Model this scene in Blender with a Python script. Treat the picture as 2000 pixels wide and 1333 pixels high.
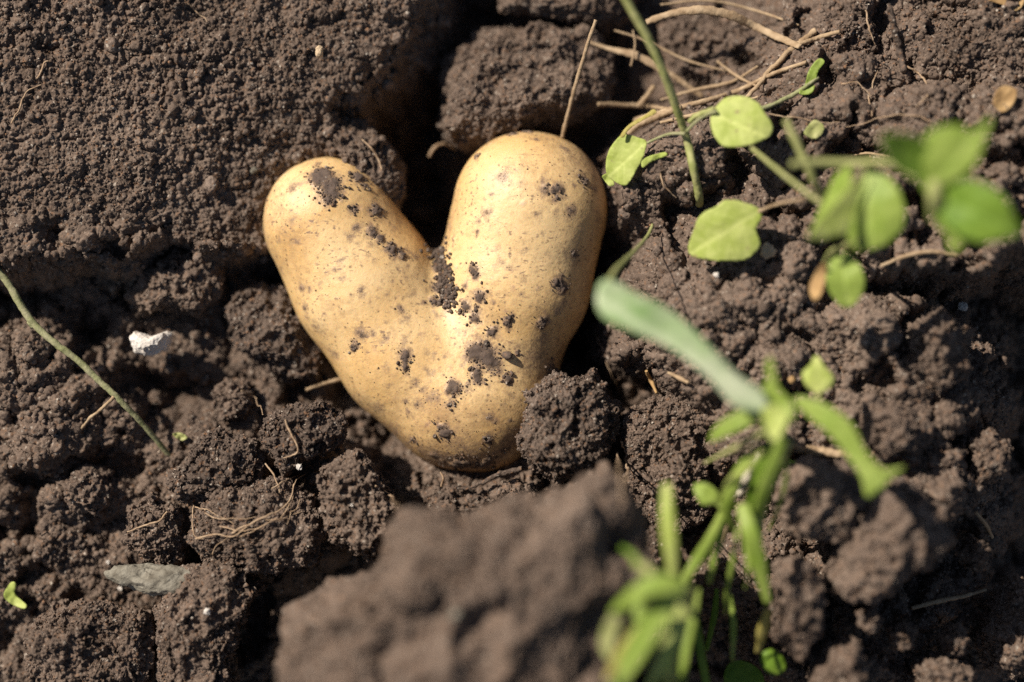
import bpy, math, random
import numpy as np
from mathutils import Vector, Matrix, geometry

for o in list(bpy.data.objects):
    bpy.data.objects.remove(o)
sc = bpy.context.scene
COL = sc.collection
rng = np.random.default_rng(7)
random.seed(7)

# ------------------------------------------------------------------ camera, light, exposure
PITCH = math.radians(68)          # camera looks steeply down at a bank of earth that faces it
D = 583.0                         # mm from the lens to the sharp plane
MMPX = 0.15                       # mm per photograph pixel on the sharp plane
sp_, cp_ = math.sin(PITCH), math.cos(PITCH)
RW = np.array([[1, 0, 0], [0, sp_, -cp_], [0, cp_, sp_]])   # bank frame (x right, y up the bank, h out of it) -> world

def W(p):                         # bank frame in mm -> world metres
    return (np.asarray(p, dtype=np.float64) @ RW.T) * 0.001

def UV(px, py, h):                # point of the bank seen at a photo pixel, h mm out of the sharp plane
    s = MMPX * (D - h) / D
    return ((px - 1000) * s, (666.5 - py) * s, h)

cam = bpy.data.cameras.new("Camera")
camo = bpy.data.objects.new("Camera", cam); COL.objects.link(camo)
camo.location = W((0, 0, D)); camo.rotation_euler = (math.radians(90) - PITCH, 0, 0)
cam.lens = 70; cam.sensor_width = 36; cam.clip_start = 0.05; cam.clip_end = 100
cam.dof.use_dof = True; cam.dof.focus_distance = (D + 1) * 0.001; cam.dof.aperture_fstop = 2.2
cam.dof.aperture_blades = 9
sc.camera = camo

LP = np.array([-0.60, 0.50, 0.62]); LP = LP / np.linalg.norm(LP)
LW = RW @ LP
sun = bpy.data.lights.new("Sun", 'SUN'); sun.energy = 5.0; sun.angle = math.radians(0.5); sun.color = (1, 0.93, 0.835)
suno = bpy.data.objects.new("Sun", sun); COL.objects.link(suno)
suno.rotation_euler = Vector(LW).to_track_quat('Z', 'Y').to_euler(); suno.location = (0, 0, 2)
wd = bpy.data.worlds.new("World"); sc.world = wd; wd.use_nodes = True
nt = wd.node_tree
sky = nt.nodes.new('ShaderNodeTexSky'); sky.sky_type = 'NISHITA'; sky.sun_disc = False
sky.sun_elevation = math.asin(LW[2]); sky.sun_rotation = math.atan2(LW[0], LW[1])
nt.links.new(sky.outputs[0], nt.nodes['Background'].inputs[0]); nt.nodes['Background'].inputs[1].default_value = 0.05
sc.view_settings.view_transform = 'Standard'; sc.view_settings.look = 'None'
sc.view_settings.exposure = 0.34; sc.view_settings.gamma = 1
sc.render.engine = 'CYCLES'
sc.cycles.use_denoising = False
sc.cycles.max_bounces = 6; sc.cycles.diffuse_bounces = 1

# ------------------------------------------------------------------ noise
_T = rng.random((64, 64, 64)).astype(np.float32)
_F = rng.random((32, 32, 32, 4)).astype(np.float32)

def vnoise(P, off=0.0):
    P = P + np.float32(off)
    i = np.floor(P).astype(np.int32); f = (P - i).astype(np.float32); f = f * f * (3 - 2 * f)
    x, y, z = i[:, 0] & 63, i[:, 1] & 63, i[:, 2] & 63
    x1, y1, z1 = (x + 1) & 63, (y + 1) & 63, (z + 1) & 63
    a, b, c = f[:, 0], f[:, 1], f[:, 2]
    def l(u, v, t): return u + (v - u) * t
    n = l(l(l(_T[x, y, z], _T[x1, y, z], a), l(_T[x, y1, z], _T[x1, y1, z], a), b),
          l(l(_T[x, y, z1], _T[x1, y, z1], a), l(_T[x, y1, z1], _T[x1, y1, z1], a), b), c)
    return n * 2 - 1

def fbm(P, scale, octv=4, off=0.0, gain=0.5):
    P = (P / scale).astype(np.float32); s = 0; a = 1.0; t = 0
    for k in range(octv):
        s = s + a * vnoise(P, off + 17.3 * k); t += a; a *= gain; P = P * 2.03
    return s / t

_RB = np.linalg.qr(np.random.default_rng(5).normal(size=(3, 3)))[0].astype(np.float32)
def bumps(P, cell, off=0.0, lo=0.45, hi=0.85, warp=0.16):
    """packed rounded grains: 0 in the gaps, 1 on top of a full grain"""
    P = (P / cell + off).astype(np.float32)
    if warp:
        P = P + warp * np.stack([vnoise(P * 2.1, off + 5.1), vnoise(P * 2.1, off + 11.7), vnoise(P * 2.1, off + 23.9)], 1)
    i = np.floor(P).astype(np.int32); f = P - i
    st = np.where(f < 0.5, -1, 0).astype(np.int32)
    best = np.zeros(len(P), np.float32)
    for dx in (0, 1):
        for dy in (0, 1):
            for dz in (0, 1):
                c = i + st + np.array([dx, dy, dz], np.int32)
                r = _F[c[:, 0] & 31, c[:, 1] & 31, c[:, 2] & 31]
                d = P - (c + 0.2 + 0.6 * r[:, :3])
                d2 = 0.45 * (d * d).sum(1) + 0.75 * np.abs(d @ _RB).max(1) ** 2; rad = lo + (hi - lo) * r[:, 3] ** 1.5
                best = np.maximum(best, np.sqrt(np.maximum(0, rad * rad - d2)))
    return best / hi

# ------------------------------------------------------------------ materials
def newmat(name):
    m = bpy.data.materials.new(name); m.use_nodes = True
    n = m.node_tree.nodes; return m, n, m.node_tree.links, n['Principled BSDF']

def mixc(N, L, fac, a, b, mode='MIX'):
    x = N.new('ShaderNodeMix'); x.data_type = 'RGBA'; x.blend_type = mode
    for s, v in ((0, fac), (6, a), (7, b)):
        if hasattr(v, 'is_linked'): L.new(v, x.inputs[s])
        else: x.inputs[s].default_value = v if s == 0 else (*v, 1)
    return x.outputs[2]

def noise_n(N, L, co, scale, detail=3, rough=0.55, out=0):
    t = N.new('ShaderNodeTexNoise'); t.inputs['Scale'].default_value = scale; t.inputs['Detail'].default_value = detail
    t.inputs['Roughness'].default_value = rough; L.new(co, t.inputs['Vector']); return t.outputs[out]

def ramp(N, L, v, *stops):
    r = N.new('ShaderNodeValToRGB'); L.new(v, r.inputs[0]); e = r.color_ramp.elements
    while len(e) < len(stops): e.new(0.5)
    for k, (p, c) in enumerate(stops):
        e[k].position = p; e[k].color = (c, c, c, 1) if not hasattr(c, '__len__') else (*c, 1)
    return r.outputs[0]

def soil_mat(name, dark, mid, light, specks=0.5):
    m, N, L, B = newmat(name)
    g = N.new('ShaderNodeNewGeometry').outputs['Position']
    n1 = noise_n(N, L, g, 45, 5); n2 = noise_n(N, L, g, 900, 4, 0.7)
    c = mixc(N, L, ramp(N, L, n1, (0.3, 0.0), (0.72, 1.0)), dark, mid)
    c = mixc(N, L, ramp(N, L, noise_n(N, L, g, 17, 6, .65), (0.50, 0.0), (0.66, 0.55)), c, light)
    c = mixc(N, L, ramp(N, L, noise_n(N, L, g, 110, 4, .6), (0.52, 0.0), (0.66, 0.6)), c, tuple(x * .62 for x in dark))
    c = mixc(N, L, ramp(N, L, n2, (0.45, 0.0), (0.75, 0.9)), c, light)
    v = N.new('ShaderNodeTexVoronoi'); v.inputs['Scale'].default_value = 1500; L.new(g, v.inputs['Vector'])
    tone = N.new('ShaderNodeSeparateColor'); L.new(v.outputs['Color'], tone.inputs[0])
    c = mixc(N, L, ramp(N, L, tone.outputs[0], (0.90, 0.0), (0.95, specks * 0.7)), c, (0.34, 0.17, 0.08))
    c = mixc(N, L, ramp(N, L, tone.outputs[1], (0.965, 0.0), (0.98, specks)), c, (0.55, 0.47, 0.38))
    c = mixc(N, L, ramp(N, L, tone.outputs[2], (0.0, 0.0), (1.0, 0.4)), c, (0.07, 0.052, 0.043))
    L.new(c, B.inputs['Base Color']); B.inputs['Roughness'].default_value = 0.92
    B.inputs['Specular IOR Level'].default_value = 0.18
    b1 = N.new('ShaderNodeBump'); b1.inputs['Strength'].default_value = 0.9; b1.inputs['Distance'].default_value = 0.00035
    L.new(noise_n(N, L, g, 2300, 5, 0.7), b1.inputs['Height'])
    b2 = N.new('ShaderNodeBump'); b2.inputs['Strength'].default_value = 0.8; b2.inputs['Distance'].default_value = 0.0005
    L.new(noise_n(N, L, g, 800, 3, 0.6), b2.inputs['Height']); L.new(b1.outputs[0], b2.inputs['Normal'])
    L.new(b2.outputs[0], B.inputs['Normal'])
    return m

M_SOIL = soil_mat("dry_soil", (0.108, 0.074, 0.053), (0.192, 0.136, 0.101), (0.31, 0.227, 0.170))
M_DARK = soil_mat("moist_soil", (0.068, 0.048, 0.036), (0.130, 0.093, 0.070), (0.25, 0.184, 0.140), 0.7)
M_GRAIN = soil_mat("loose_grains", (0.11, 0.078, 0.058), (0.225, 0.162, 0.122), (0.36, 0.268, 0.205), 1.0)

def simple_mat(name, c1, c2, scale=200, rough=0.7, transl=0.0, bump=0.0002, stretch=None, spec=0.3, bs=None):
    m, N, L, B = newmat(name)
    tc = N.new('ShaderNodeTexCoord'); co = tc.outputs['Object']
    if stretch:
        mp = N.new('ShaderNodeMapping'); mp.inputs['Scale'].default_value = stretch; L.new(co, mp.inputs[0]); co = mp.outputs[0]
    n = noise_n(N, L, co, scale, 4, 0.6)
    c = mixc(N, L, ramp(N, L, n, (0.32, 0.0), (0.68, 1.0)), c1, c2)
    at = N.new('ShaderNodeAttribute'); at.attribute_name = 'vein'
    c = mixc(N, L, at.outputs['Fac'], c, tuple(min(1, x * 1.5 + 0.06) for x in c2))
    sp = N.new('ShaderNodeAttribute'); sp.attribute_name = 'spot'
    c = mixc(N, L, sp.outputs['Fac'], c, (0.33, 0.22, 0.13))
    L.new(c, B.inputs['Base Color']); B.inputs['Roughness'].default_value = rough
    B.inputs['Specular IOR Level'].default_value = spec
    b = N.new('ShaderNodeBump'); b.inputs['Strength'].default_value = 0.6; b.inputs['Distance'].default_value = bump
    L.new(noise_n(N, L, co, bs or scale * 4, 4), b.inputs['Height']); L.new(b.outputs[0], B.inputs['Normal'])
    if transl:
        t = N.new('ShaderNodeBsdfTranslucent'); L.new(c, t.inputs[0])
        mx = N.new('ShaderNodeMixShader'); mx.inputs[0].default_value = transl
        L.new(B.outputs[0], mx.inputs[1]); L.new(t.outputs[0], mx.inputs[2])
        L.new(mx.outputs[0], N['Material Output'].inputs[0])
    return m

M_LIME = simple_mat("pale_leaf", (0.41, 0.49, 0.09), (0.61, 0.65, 0.21), 160, 0.6, 0.3)
M_GREEN = simple_mat("green_leaf", (0.27, 0.385, 0.05), (0.43, 0.515, 0.12), 120, 0.5, 0.35)
M_DEEP = simple_mat("deep_leaf", (0.14, 0.26, 0.02), (0.26, 0.38, 0.05), 120, 0.45, 0.35)
M_BLADE = simple_mat("grass_blade", (0.26, 0.42, 0.13), (0.60, 0.62, 0.42), 45, 0.55, 0.25, 0.0002, (1, 1, 1))
M_STEM = simple_mat("green_stem", (0.26, 0.28, 0.08), (0.42, 0.40, 0.17), 300, 0.65, 0.0)
M_VINE = simple_mat("olive_stem", (0.22, 0.23, 0.09), (0.36, 0.33, 0.19), 300, 0.7, 0.0, 0.0004)
M_STRAW = simple_mat("dry_straw", (0.27, 0.175, 0.095), (0.48, 0.35, 0.215), 260, 0.75, 0.0, 0.0005)
M_ROOT = simple_mat("fine_root", (0.26, 0.16, 0.09), (0.50, 0.36, 0.23), 500, 0.8, 0.0, 0.0003)
M_DRYLEAF = simple_mat("dry_leaf", (0.38, 0.22, 0.09), (0.58, 0.38, 0.17), 180, 0.7, 0.2)
M_YELLOW = simple_mat("yellow_leaf", (0.45, 0.36, 0.08), (0.62, 0.54, 0.18), 150, 0.6, 0.3)
M_WHITE = simple_mat("chalk", (0.52, 0.45, 0.38), (0.80, 0.74, 0.66), 160, 0.85, 0.0, 0.0008)
M_STONE = simple_mat("grey_stone", (0.13, 0.11, 0.08), (0.30, 0.27, 0.21), 260, 0.85, 0.0, 0.0008, (1, 1, 3))
M_SEED = simple_mat("pale_seed", (0.45, 0.32, 0.19), (0.60, 0.45, 0.29), 300, 0.6)
M_PALE = simple_mat("bleached_stick", (0.5, 0.42, 0.30), (0.75, 0.66, 0.52), 500, 0.7, 0.0, 0.0006)

# ------------------------------------------------------------------ mesh helpers
def put(name, P, faces, mat, parent=None, attrs=None, smooth=True, origin=None, world=False):
    """P: bank-frame mm -> one mesh object whose origin sits at its base"""
    Pw = (np.asarray(P, np.float64) if world else W(P))
    if origin is None:
        o = Pw.mean(0); o[2] = Pw[:, 2].min()
    else: o = np.asarray(origin, float)
    if parent is not None:
        pl = np.array(parent.matrix_world.translation) if parent.get('_o') is None else np.array(parent['_o'])
    else: pl = np.zeros(3)
    me = bpy.data.meshes.new(name)
    V = (Pw - o).astype(np.float32); F = np.asarray(faces, np.int32)
    me.vertices.add(len(V)); me.vertices.foreach_set('co', V.ravel())
    k = F.shape[1]; n = len(F)
    me.loops.add(n * k); me.loops.foreach_set('vertex_index', F.ravel())
    me.polygons.add(n); me.polygons.foreach_set('loop_start', np.arange(0, n * k, k, dtype=np.int32))
    me.polygons.foreach_set('loop_total', np.full(n, k, np.int32))
    me.update(calc_edges=True)
    if smooth: me.polygons.foreach_set('use_smooth', np.ones(n, bool))
    for a, v in (attrs or {}).items():
        at = me.attributes.new(a, 'FLOAT', 'POINT'); at.data.foreach_set('value', np.asarray(v, np.float32))
    me.materials.append(mat)
    ob = bpy.data.objects.new(name, me); COL.objects.link(ob)
    ob.location = o - pl; ob['_o'] = list(map(float, o))
    if parent is not None: ob.parent = parent
    return ob

def tag(o, label, cat, group=None, kind=None):
    if label: o['label'] = label
    if cat: o['category'] = cat
    if group: o['group'] = group
    if kind: o['kind'] = kind
    return o

def root(name, p, label, cat, group=None):
    o = bpy.data.objects.new(name, None); COL.objects.link(o); o.empty_display_size = 0.01
    w = W(p); o.location = w; o['_o'] = list(map(float, w))
    return tag(o, label, cat, group)

def normals(P, F):
    P = P.astype(np.float64)
    if F.shape[1] == 4:
        n = np.cross(P[F[:, 2]] - P[F[:, 0]], P[F[:, 3]] - P[F[:, 1]])
    else:
        n = np.cross(P[F[:, 1]] - P[F[:, 0]], P[F[:, 2]] - P[F[:, 0]])
    out = np.zeros_like(P)
    for k in range(F.shape[1]):
        for a in range(3):
            out[:, a] += np.bincount(F[:, k], n[:, a], len(P))
    return (out / (np.linalg.norm(out, axis=1)[:, None] + 1e-12)).astype(np.float32)

_ico = {}
def ico(sub):
    if sub not in _ico:
        import bmesh
        bm = bmesh.new(); bmesh.ops.create_icosphere(bm, subdivisions=sub, radius=1)
        v = np.array([x.co[:] for x in bm.verts], np.float32); f = np.array([[x.index for x in q.verts] for q in bm.faces], np.int32)
        bm.free(); _ico[sub] = (v / np.linalg.norm(v, axis=1)[:, None], f)
    return _ico[sub]

def crom(P, n):
    P = np.asarray(P, float); m = len(P)
    Q = np.vstack([2 * P[0] - P[1], P, 2 * P[-1] - P[-2]])
    t = np.linspace(0, m - 1 - 1e-9, n); i = t.astype(int); f = (t - i)[:, None]
    a, b, c, d = Q[i], Q[i + 1], Q[i + 2], Q[i + 3]
    return 0.5 * (2 * b + (c - a) * f + (2 * a - 5 * b + 4 * c - d) * f ** 2 + (3 * b - a - 3 * c + d) * f ** 3)

def crom_closed(P, per=8):
    P = np.asarray(P, float); m = len(P); out = []
    for k in range(m):
        a, b, c, d = P[(k - 1) % m], P[k], P[(k + 1) % m], P[(k + 2) % m]
        for t in np.linspace(0, 1, per, endpoint=False):
            out.append(0.5 * (2 * b + (c - a) * t + (2 * a - 5 * b + 4 * c - d) * t * t + (3 * b - a - 3 * c + d) * t ** 3))
    return np.array(out)

HS = 1.0
def tube_geo(pts, rad, n=60, seg=10, rough=0.1, flat=1.0, seed=0, flatdir=(0, 0, 1), wob=0.0):
    """pts: (px,py,h) list, rad: mm list -> closed tapered tube in bank frame"""
    c = crom([UV(p[0], p[1], p[2] * HS if p[2] > 15 else p[2]) for p in pts], n)
    r = np.interp(np.linspace(0, 1, n), np.linspace(0, 1, len(rad)), rad)
    if wob: c = c + wob * np.stack([fbm(c, 4.0, 3, seed + 3 * k) for k in range(3)], 1)
    T = np.gradient(c, axis=0); T /= np.linalg.norm(T, axis=1)[:, None] + 1e-9
    up = np.array(flatdir, float); S = np.cross(T, up); S /= np.linalg.norm(S, axis=1)[:, None] + 1e-9
    U = np.cross(S, T); a = np.linspace(0, 2 * math.pi, seg, endpoint=False)
    V = c[:, None] + r[:, None, None] * (np.cos(a)[None, :, None] * S[:, None] + flat * np.sin(a)[None, :, None] * U[:, None])
    V = V.reshape(-1, 3)
    nn = fbm(V, 1.2, 2, seed); dirv = V - np.repeat(c, seg, 0)
    V = V + dirv * (nn * rough * 2)[:, None]
    F = []
    for i in range(n - 1):
        for k in range(seg):
            k1 = (k + 1) % seg; F.append((i * seg + k, i * seg + k1, (i + 1) * seg + k1, (i + 1) * seg + k))
    b = len(V); V = np.vstack([V, c[0], c[-1]])
    for k in range(seg):
        k1 = (k + 1) % seg; F.append((b, k1, k, b)); e = (n - 1) * seg; F.append((b + 1, e + k, e + k1, b + 1))
    F = np.array(F, np.int32); T3 = [f[:3] for f in F if f[0] == f[3]]
    Q = [f for f in F if f[0] != f[3]]
    tri = [(f[0], f[1], f[2]) for f in Q] + [(f[0], f[2], f[3]) for f in Q] + [tuple(f) for f in T3]
    return V, np.array(tri, np.int32)

def tube(name, pts, rad, mat, parent=None, **k):
    V, F = tube_geo(pts, rad, **k); return put(name, V, F, mat, parent)

def leaf(name, outline, h0, mat, parent=None, gx=0.0, gy=0.0, cup=0.0, fold=0.0, mid=None, wave=0.5, seed=0, spots=0.0, thick=0.18, torn=0.0):
    """outline traced in photo pixels; the leaf lies at its own height h0, tilted by gx,gy (mm per px), cupped and folded on its midrib"""
    o = crom_closed(outline, 7); c = o.mean(0)
    if h0 > 15: h0 = h0 * HS
    torn = torn or 0.03
    if torn:
        rr = fbm(np.c_[o, np.zeros(len(o))], 14, 3, seed)
        o = c + (o - c) * (1 + torn * rr)[:, None]
    mn, mx = o.min(0), o.max(0); st = max(3.0, (mx - mn).max() / 34)
    def inside(q):
        x, y = q; r = False; j = len(o) - 1
        for i in range(len(o)):
            if (o[i, 1] > y) != (o[j, 1] > y) and x < (o[j, 0] - o[i, 0]) * (y - o[i, 1]) / (o[j, 1] - o[i, 1]) + o[i, 0]: r = not r
            j = i
        return r
    g = [(x + random.uniform(-.2, .2) * st, y + random.uniform(-.2, .2) * st) for x in np.arange(mn[0], mx[0], st) for y in np.arange(mn[1], mx[1], st)]
    g = [q for q in g if inside(q) and np.min(np.hypot(o[:, 0] - q[0], o[:, 1] - q[1])) > st * .45]
    allp = [Vector(p) for p in o] + [Vector(p) for p in g]
    vs, _, fs, *_ = geometry.delaunay_2d_cdt(allp, [], [list(range(len(o)))], 1, 1e-6)
    q = np.array([v[:] for v in vs]); F = np.array([list(f) for f in fs if len(f) == 3], np.int32)
    R = np.sqrt(((o - c) ** 2).sum(1).mean()); dd = (q - c)
    h = h0 + gx * dd[:, 0] + gy * dd[:, 1] + cup * (dd ** 2).sum(1) / R ** 2
    vein = np.zeros(len(q))
    if mid:
        a, b = np.array(mid[0], float), np.array(mid[1], float); t = (b - a) / np.linalg.norm(b - a); nrm = np.array([-t[1], t[0]])
        s = (q - a) @ nrm; u = (q - a) @ t
        h = h + fold * np.abs(s) / R
        vein = np.clip(1 - np.abs(s) / (R * 0.09), 0, 1) * 0.45
        side = np.abs(((u - np.abs(s) * 0.9) / (R * 0.38)) % 1.0 - 0.5)
        vein = np.maximum(vein, np.clip(1 - side / 0.09, 0, 1) * 0.22)
    q3 = np.c_[q, np.zeros(len(q))]
    h = h + wave * fbm(q3, R * 0.7, 3, seed) * 1.5
    spot = np.clip((fbm(q3, R * 0.22, 3, seed + 5) - (0.55 - 0.4 * spots)) * 6, 0, 1) * (spots > 0)
    P = np.array([UV(a[0], a[1], hh) for a, hh in zip(q, h)])
    N_ = normals(P, F); N_[N_[:, 2] < 0] *= -1
    nV = len(P)
    # two skins and a rim: a real (thin) body
    cnt = {}
    for f in F:
        for e in ((f[0], f[1]), (f[1], f[2]), (f[2], f[0])):
            cnt[e] = 1
    rim = [e for e in cnt if (e[1], e[0]) not in cnt]
    V = np.vstack([P + N_ * thick / 2, P - N_ * thick / 2])
    F2 = [tuple(f) for f in F] + [(f[2] + nV, f[1] + nV, f[0] + nV) for f in F]
    for a, b in rim: F2 += [(a, a + nV, b + nV), (a, b + nV, b)]
    return put(name, V, np.array(F2, np.int32), mat, parent, {'vein': np.r_[vein, vein], 'spot': np.r_[spot, spot]})

# ------------------------------------------------------------------ the earth bank
def px2uv(poly, h): return np.array([UV(x, y, h)[:2] for x, y in poly])

def sdpoly(X, Y, poly):
    d = np.full(X.shape, 1e9, np.float32); ins = np.zeros(X.shape, bool); n = len(poly)
    for i in range(n):
        a, b = poly[i], poly[(i + 1) % n]; ex, ey = b - a
        wx, wy = X - a[0], Y - a[1]
        t = np.clip((wx * ex + wy * ey) / (ex * ex + ey * ey + 1e-9), 0, 1)
        d = np.minimum(d, (wx - ex * t) ** 2 + (wy - ey * t) ** 2)
        c = (a[1] > Y) != (b[1] > Y)
        ins ^= c & (X < (b[0] - a[0]) * (Y - a[1]) / (b[1] - a[1] + 1e-12) + a[0])
    d = np.sqrt(d); return np.where(ins, -d, d)

# (polygon in photo px, height at its middle, tilt x, tilt y (mm per mm), steepness)
FEAT = [
    ([(-900, -700), (860, -700), (825, 20), (765, 105), (712, 160), (665, 195), (640, 225), (640, 290), (600, 350), (560, 430), (520, 455),
      (470, 480), (400, 470), (340, 440), (290, 470), (230, 520), (130, 500), (60, 520), (-60, 505), (-900, 540)], -7, (300, 250), -0.12, -0.03, 4.5),
    ([(1205, 345), (1300, 262), (1420, 215), (1560, 200), (1700, 190), (3000, 150), (3000, 480), (1960, 500), (1900, 540), (1790, 545), (1700, 520), (1640, 545), (1600, 590), (1560, 640),
      (1500, 700), (1440, 760), (1400, 780), (1340, 742), (1245, 690), (1262, 560), (1300, 470), (1265, 430), (1215, 400)], 5, (1500, 450), 0.14, -0.06, 4.0),
    ([(1420, 700), (1560, 600), (1700, 590), (1790, 620), (1850, 700), (1880, 760), (1830, 880), (1850, 1010), (1600, 960), (1470, 860)], 10, (1600, 750), 0.12, -0.10, 1.8),
    ([(1560, 170), (1620, 60), (1700, 0), (1800, -60), (3000, -100), (3000, 260), (1560, 230)], -3, (1800, 120), 0.02, 0.0, 1.2),
    ([(-900, 690), (50, 690), (110, 720), (200, 745), (250, 830), (225, 890), (80, 905), (-900, 900)], -18, (100, 800), 0.0, 0.0, 1.6),
    ([(-900, 960), (60, 980), (200, 940), (380, 850), (470, 800), (640, 860), (690, 1000), (640, 1080), (520, 1110), (500, 1210), (480, 2200), (-900, 2200)], -21, (300, 1100), 0.02, 0.05, 1.4),
    ([(130, 520), (480, 500), (500, 560), (640, 720), (600, 800), (380, 840), (240, 760), (150, 640)], -33, (380, 650), 0.0, 0.0, 1.0),
    ([(1460, 930), (1500, 870), (1600, 900), (1760, 930), (1800, 1120), (1700, 1300), (1520, 1330), (1470, 1150)], -6, (1500, 1100), 0.15, -0.12, 1.3),
    ([(840, 950), (1020, 930), (1220, 960), (1260, 1080), (900, 1060)], -17, (1000, 990), 0.0, 0.0, 1.2),
    ([(900, -500), (1350, -500), (1560, -20), (1560, 130), (1480, 215), (1330, 240), (1210, 160), (1080, 60), (960, 20)], -56, (1250, 50), 0.0, 0.1, 1.0),
]

# ------------------------------------------------------------------ potato body as a smooth solid
def S3(px, py, rpx, h=-20.0):
    x, y, z = UV(px, py, h); return np.array([x, y, z]), rpx * MMPX * (D - h) / D
A_CH = [S3(643, 434, 131), S3(712, 556, 141, -21), S3(800, 690, 140, -21), S3(893, 770, 148, -21)]
B_CH = [S3(1034, 410, 154, -19), S3(1000, 555, 150, -20), S3(958, 665, 140, -21), S3(938, 768, 152, -21)]

def chain(P, ch, k):
    out = None
    for (a, ra), (b, rb) in zip(ch[:-1], ch[1:]):
        ab = b - a; t = np.clip(((P - a) @ ab) / (ab @ ab), 0, 1)
        q = P - (a + t[:, None] * ab); q[:, 2] *= 1.08
        d = np.sqrt((q * q).sum(1)) - (ra + (rb - ra) * t)
        out = d if out is None else smin(out, d, k)
    return out
def smin(a, b, k):
    h = np.clip(0.5 + 0.5 * (b - a) / k, 0, 1); return b + (a - b) * h - k * h * (1 - h)
def psdf(P):
    P = np.asarray(P, np.float64)
    d = smin(chain(P, A_CH, 3.0), chain(P, B_CH, 3.0), 5.0) + 0.35
    return d + 0.75 * fbm(P, 26.0, 2, 3.1) + 0.12 * fbm(P, 6.0, 2, 9.1)
def pgrad(P, e=0.25):
    g = np.stack([psdf(P + np.eye(3)[k] * e) - psdf(P - np.eye(3)[k] * e) for k in range(3)], 1)
    return g / (np.linalg.norm(g, axis=1)[:, None] + 1e-9)
def on_potato(px, py):            # where the sight line through a photo pixel meets the skin
    o = np.array([0, 0, D]); t_ = np.array(UV(px, py, 0)); d = (t_ - o) / np.linalg.norm(t_ - o)
    s = np.full(1, D - 60.0)
    for _ in range(60):
        p = o + s[:, None] * d; v = psdf(p); s = s + v * 0.9
        if abs(v[0]) < 0.02: return p[0]
        if s[0] > D + 60: return None
    return p[0]

step = 0.6
gx = np.arange(-78, 33, step); gy = np.arange(-46, 67, step); gz = np.arange(-48, 8, step)
G = np.stack(np.meshgrid(gx, gy, gz, indexing='ij'), -1)
sh = G.shape[:3]; val = np.empty(sh, np.float32)
for i in range(0, sh[0], 20):
    val[i:i + 20] = psdf(G[i:i + 20].reshape(-1, 3)).reshape(G[i:i + 20].shape[:3])
neg = val < 0
cnt = sum(neg[i:sh[0] - 1 + i, j:sh[1] - 1 + j, k:sh[2] - 1 + k].astype(np.int8) for i in (0, 1) for j in (0, 1) for k in (0, 1))
cell = (cnt > 0) & (cnt < 8)
idx = np.full(cell.shape, -1, np.int32); idx[cell] = np.arange(cell.sum())
ci = np.argwhere(cell); PV = np.stack([gx[ci[:, 0]], gy[ci[:, 1]], gz[ci[:, 2]]], 1) + step / 2
for _ in range(3): PV = PV - pgrad(PV) * psdf(PV)[:, None] * 0.95
PF = []
for ax in range(3):
    s0 = [slice(None)] * 3; s1 = [slice(None)] * 3; s0[ax] = slice(0, -1); s1[ax] = slice(1, None)
    a, b = neg[tuple(s0)], neg[tuple(s1)]
    e = np.argwhere(a != b); e = e[(e[:, (ax + 1) % 3] > 0) & (e[:, (ax + 2) % 3] > 0)]
    flip = a[e[:, 0], e[:, 1], e[:, 2]]
    o1 = np.zeros(3, int); o1[(ax + 1) % 3] = 1; o2 = np.zeros(3, int); o2[(ax + 2) % 3] = 1
    def id_(q):
        q = np.minimum(q, np.array(cell.shape) - 1); return idx[q[:, 0], q[:, 1], q[:, 2]]
    q = np.stack([id_(e - o1 - o2), id_(e - o2), id_(e), id_(e - o1)], 1)
    q[~flip] = q[~flip][:, ::-1]; PF.append(q)
PF = np.vstack(PF); PF = PF[(PF >= 0).all(1)]
PN = normals(PV, PF)
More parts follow.
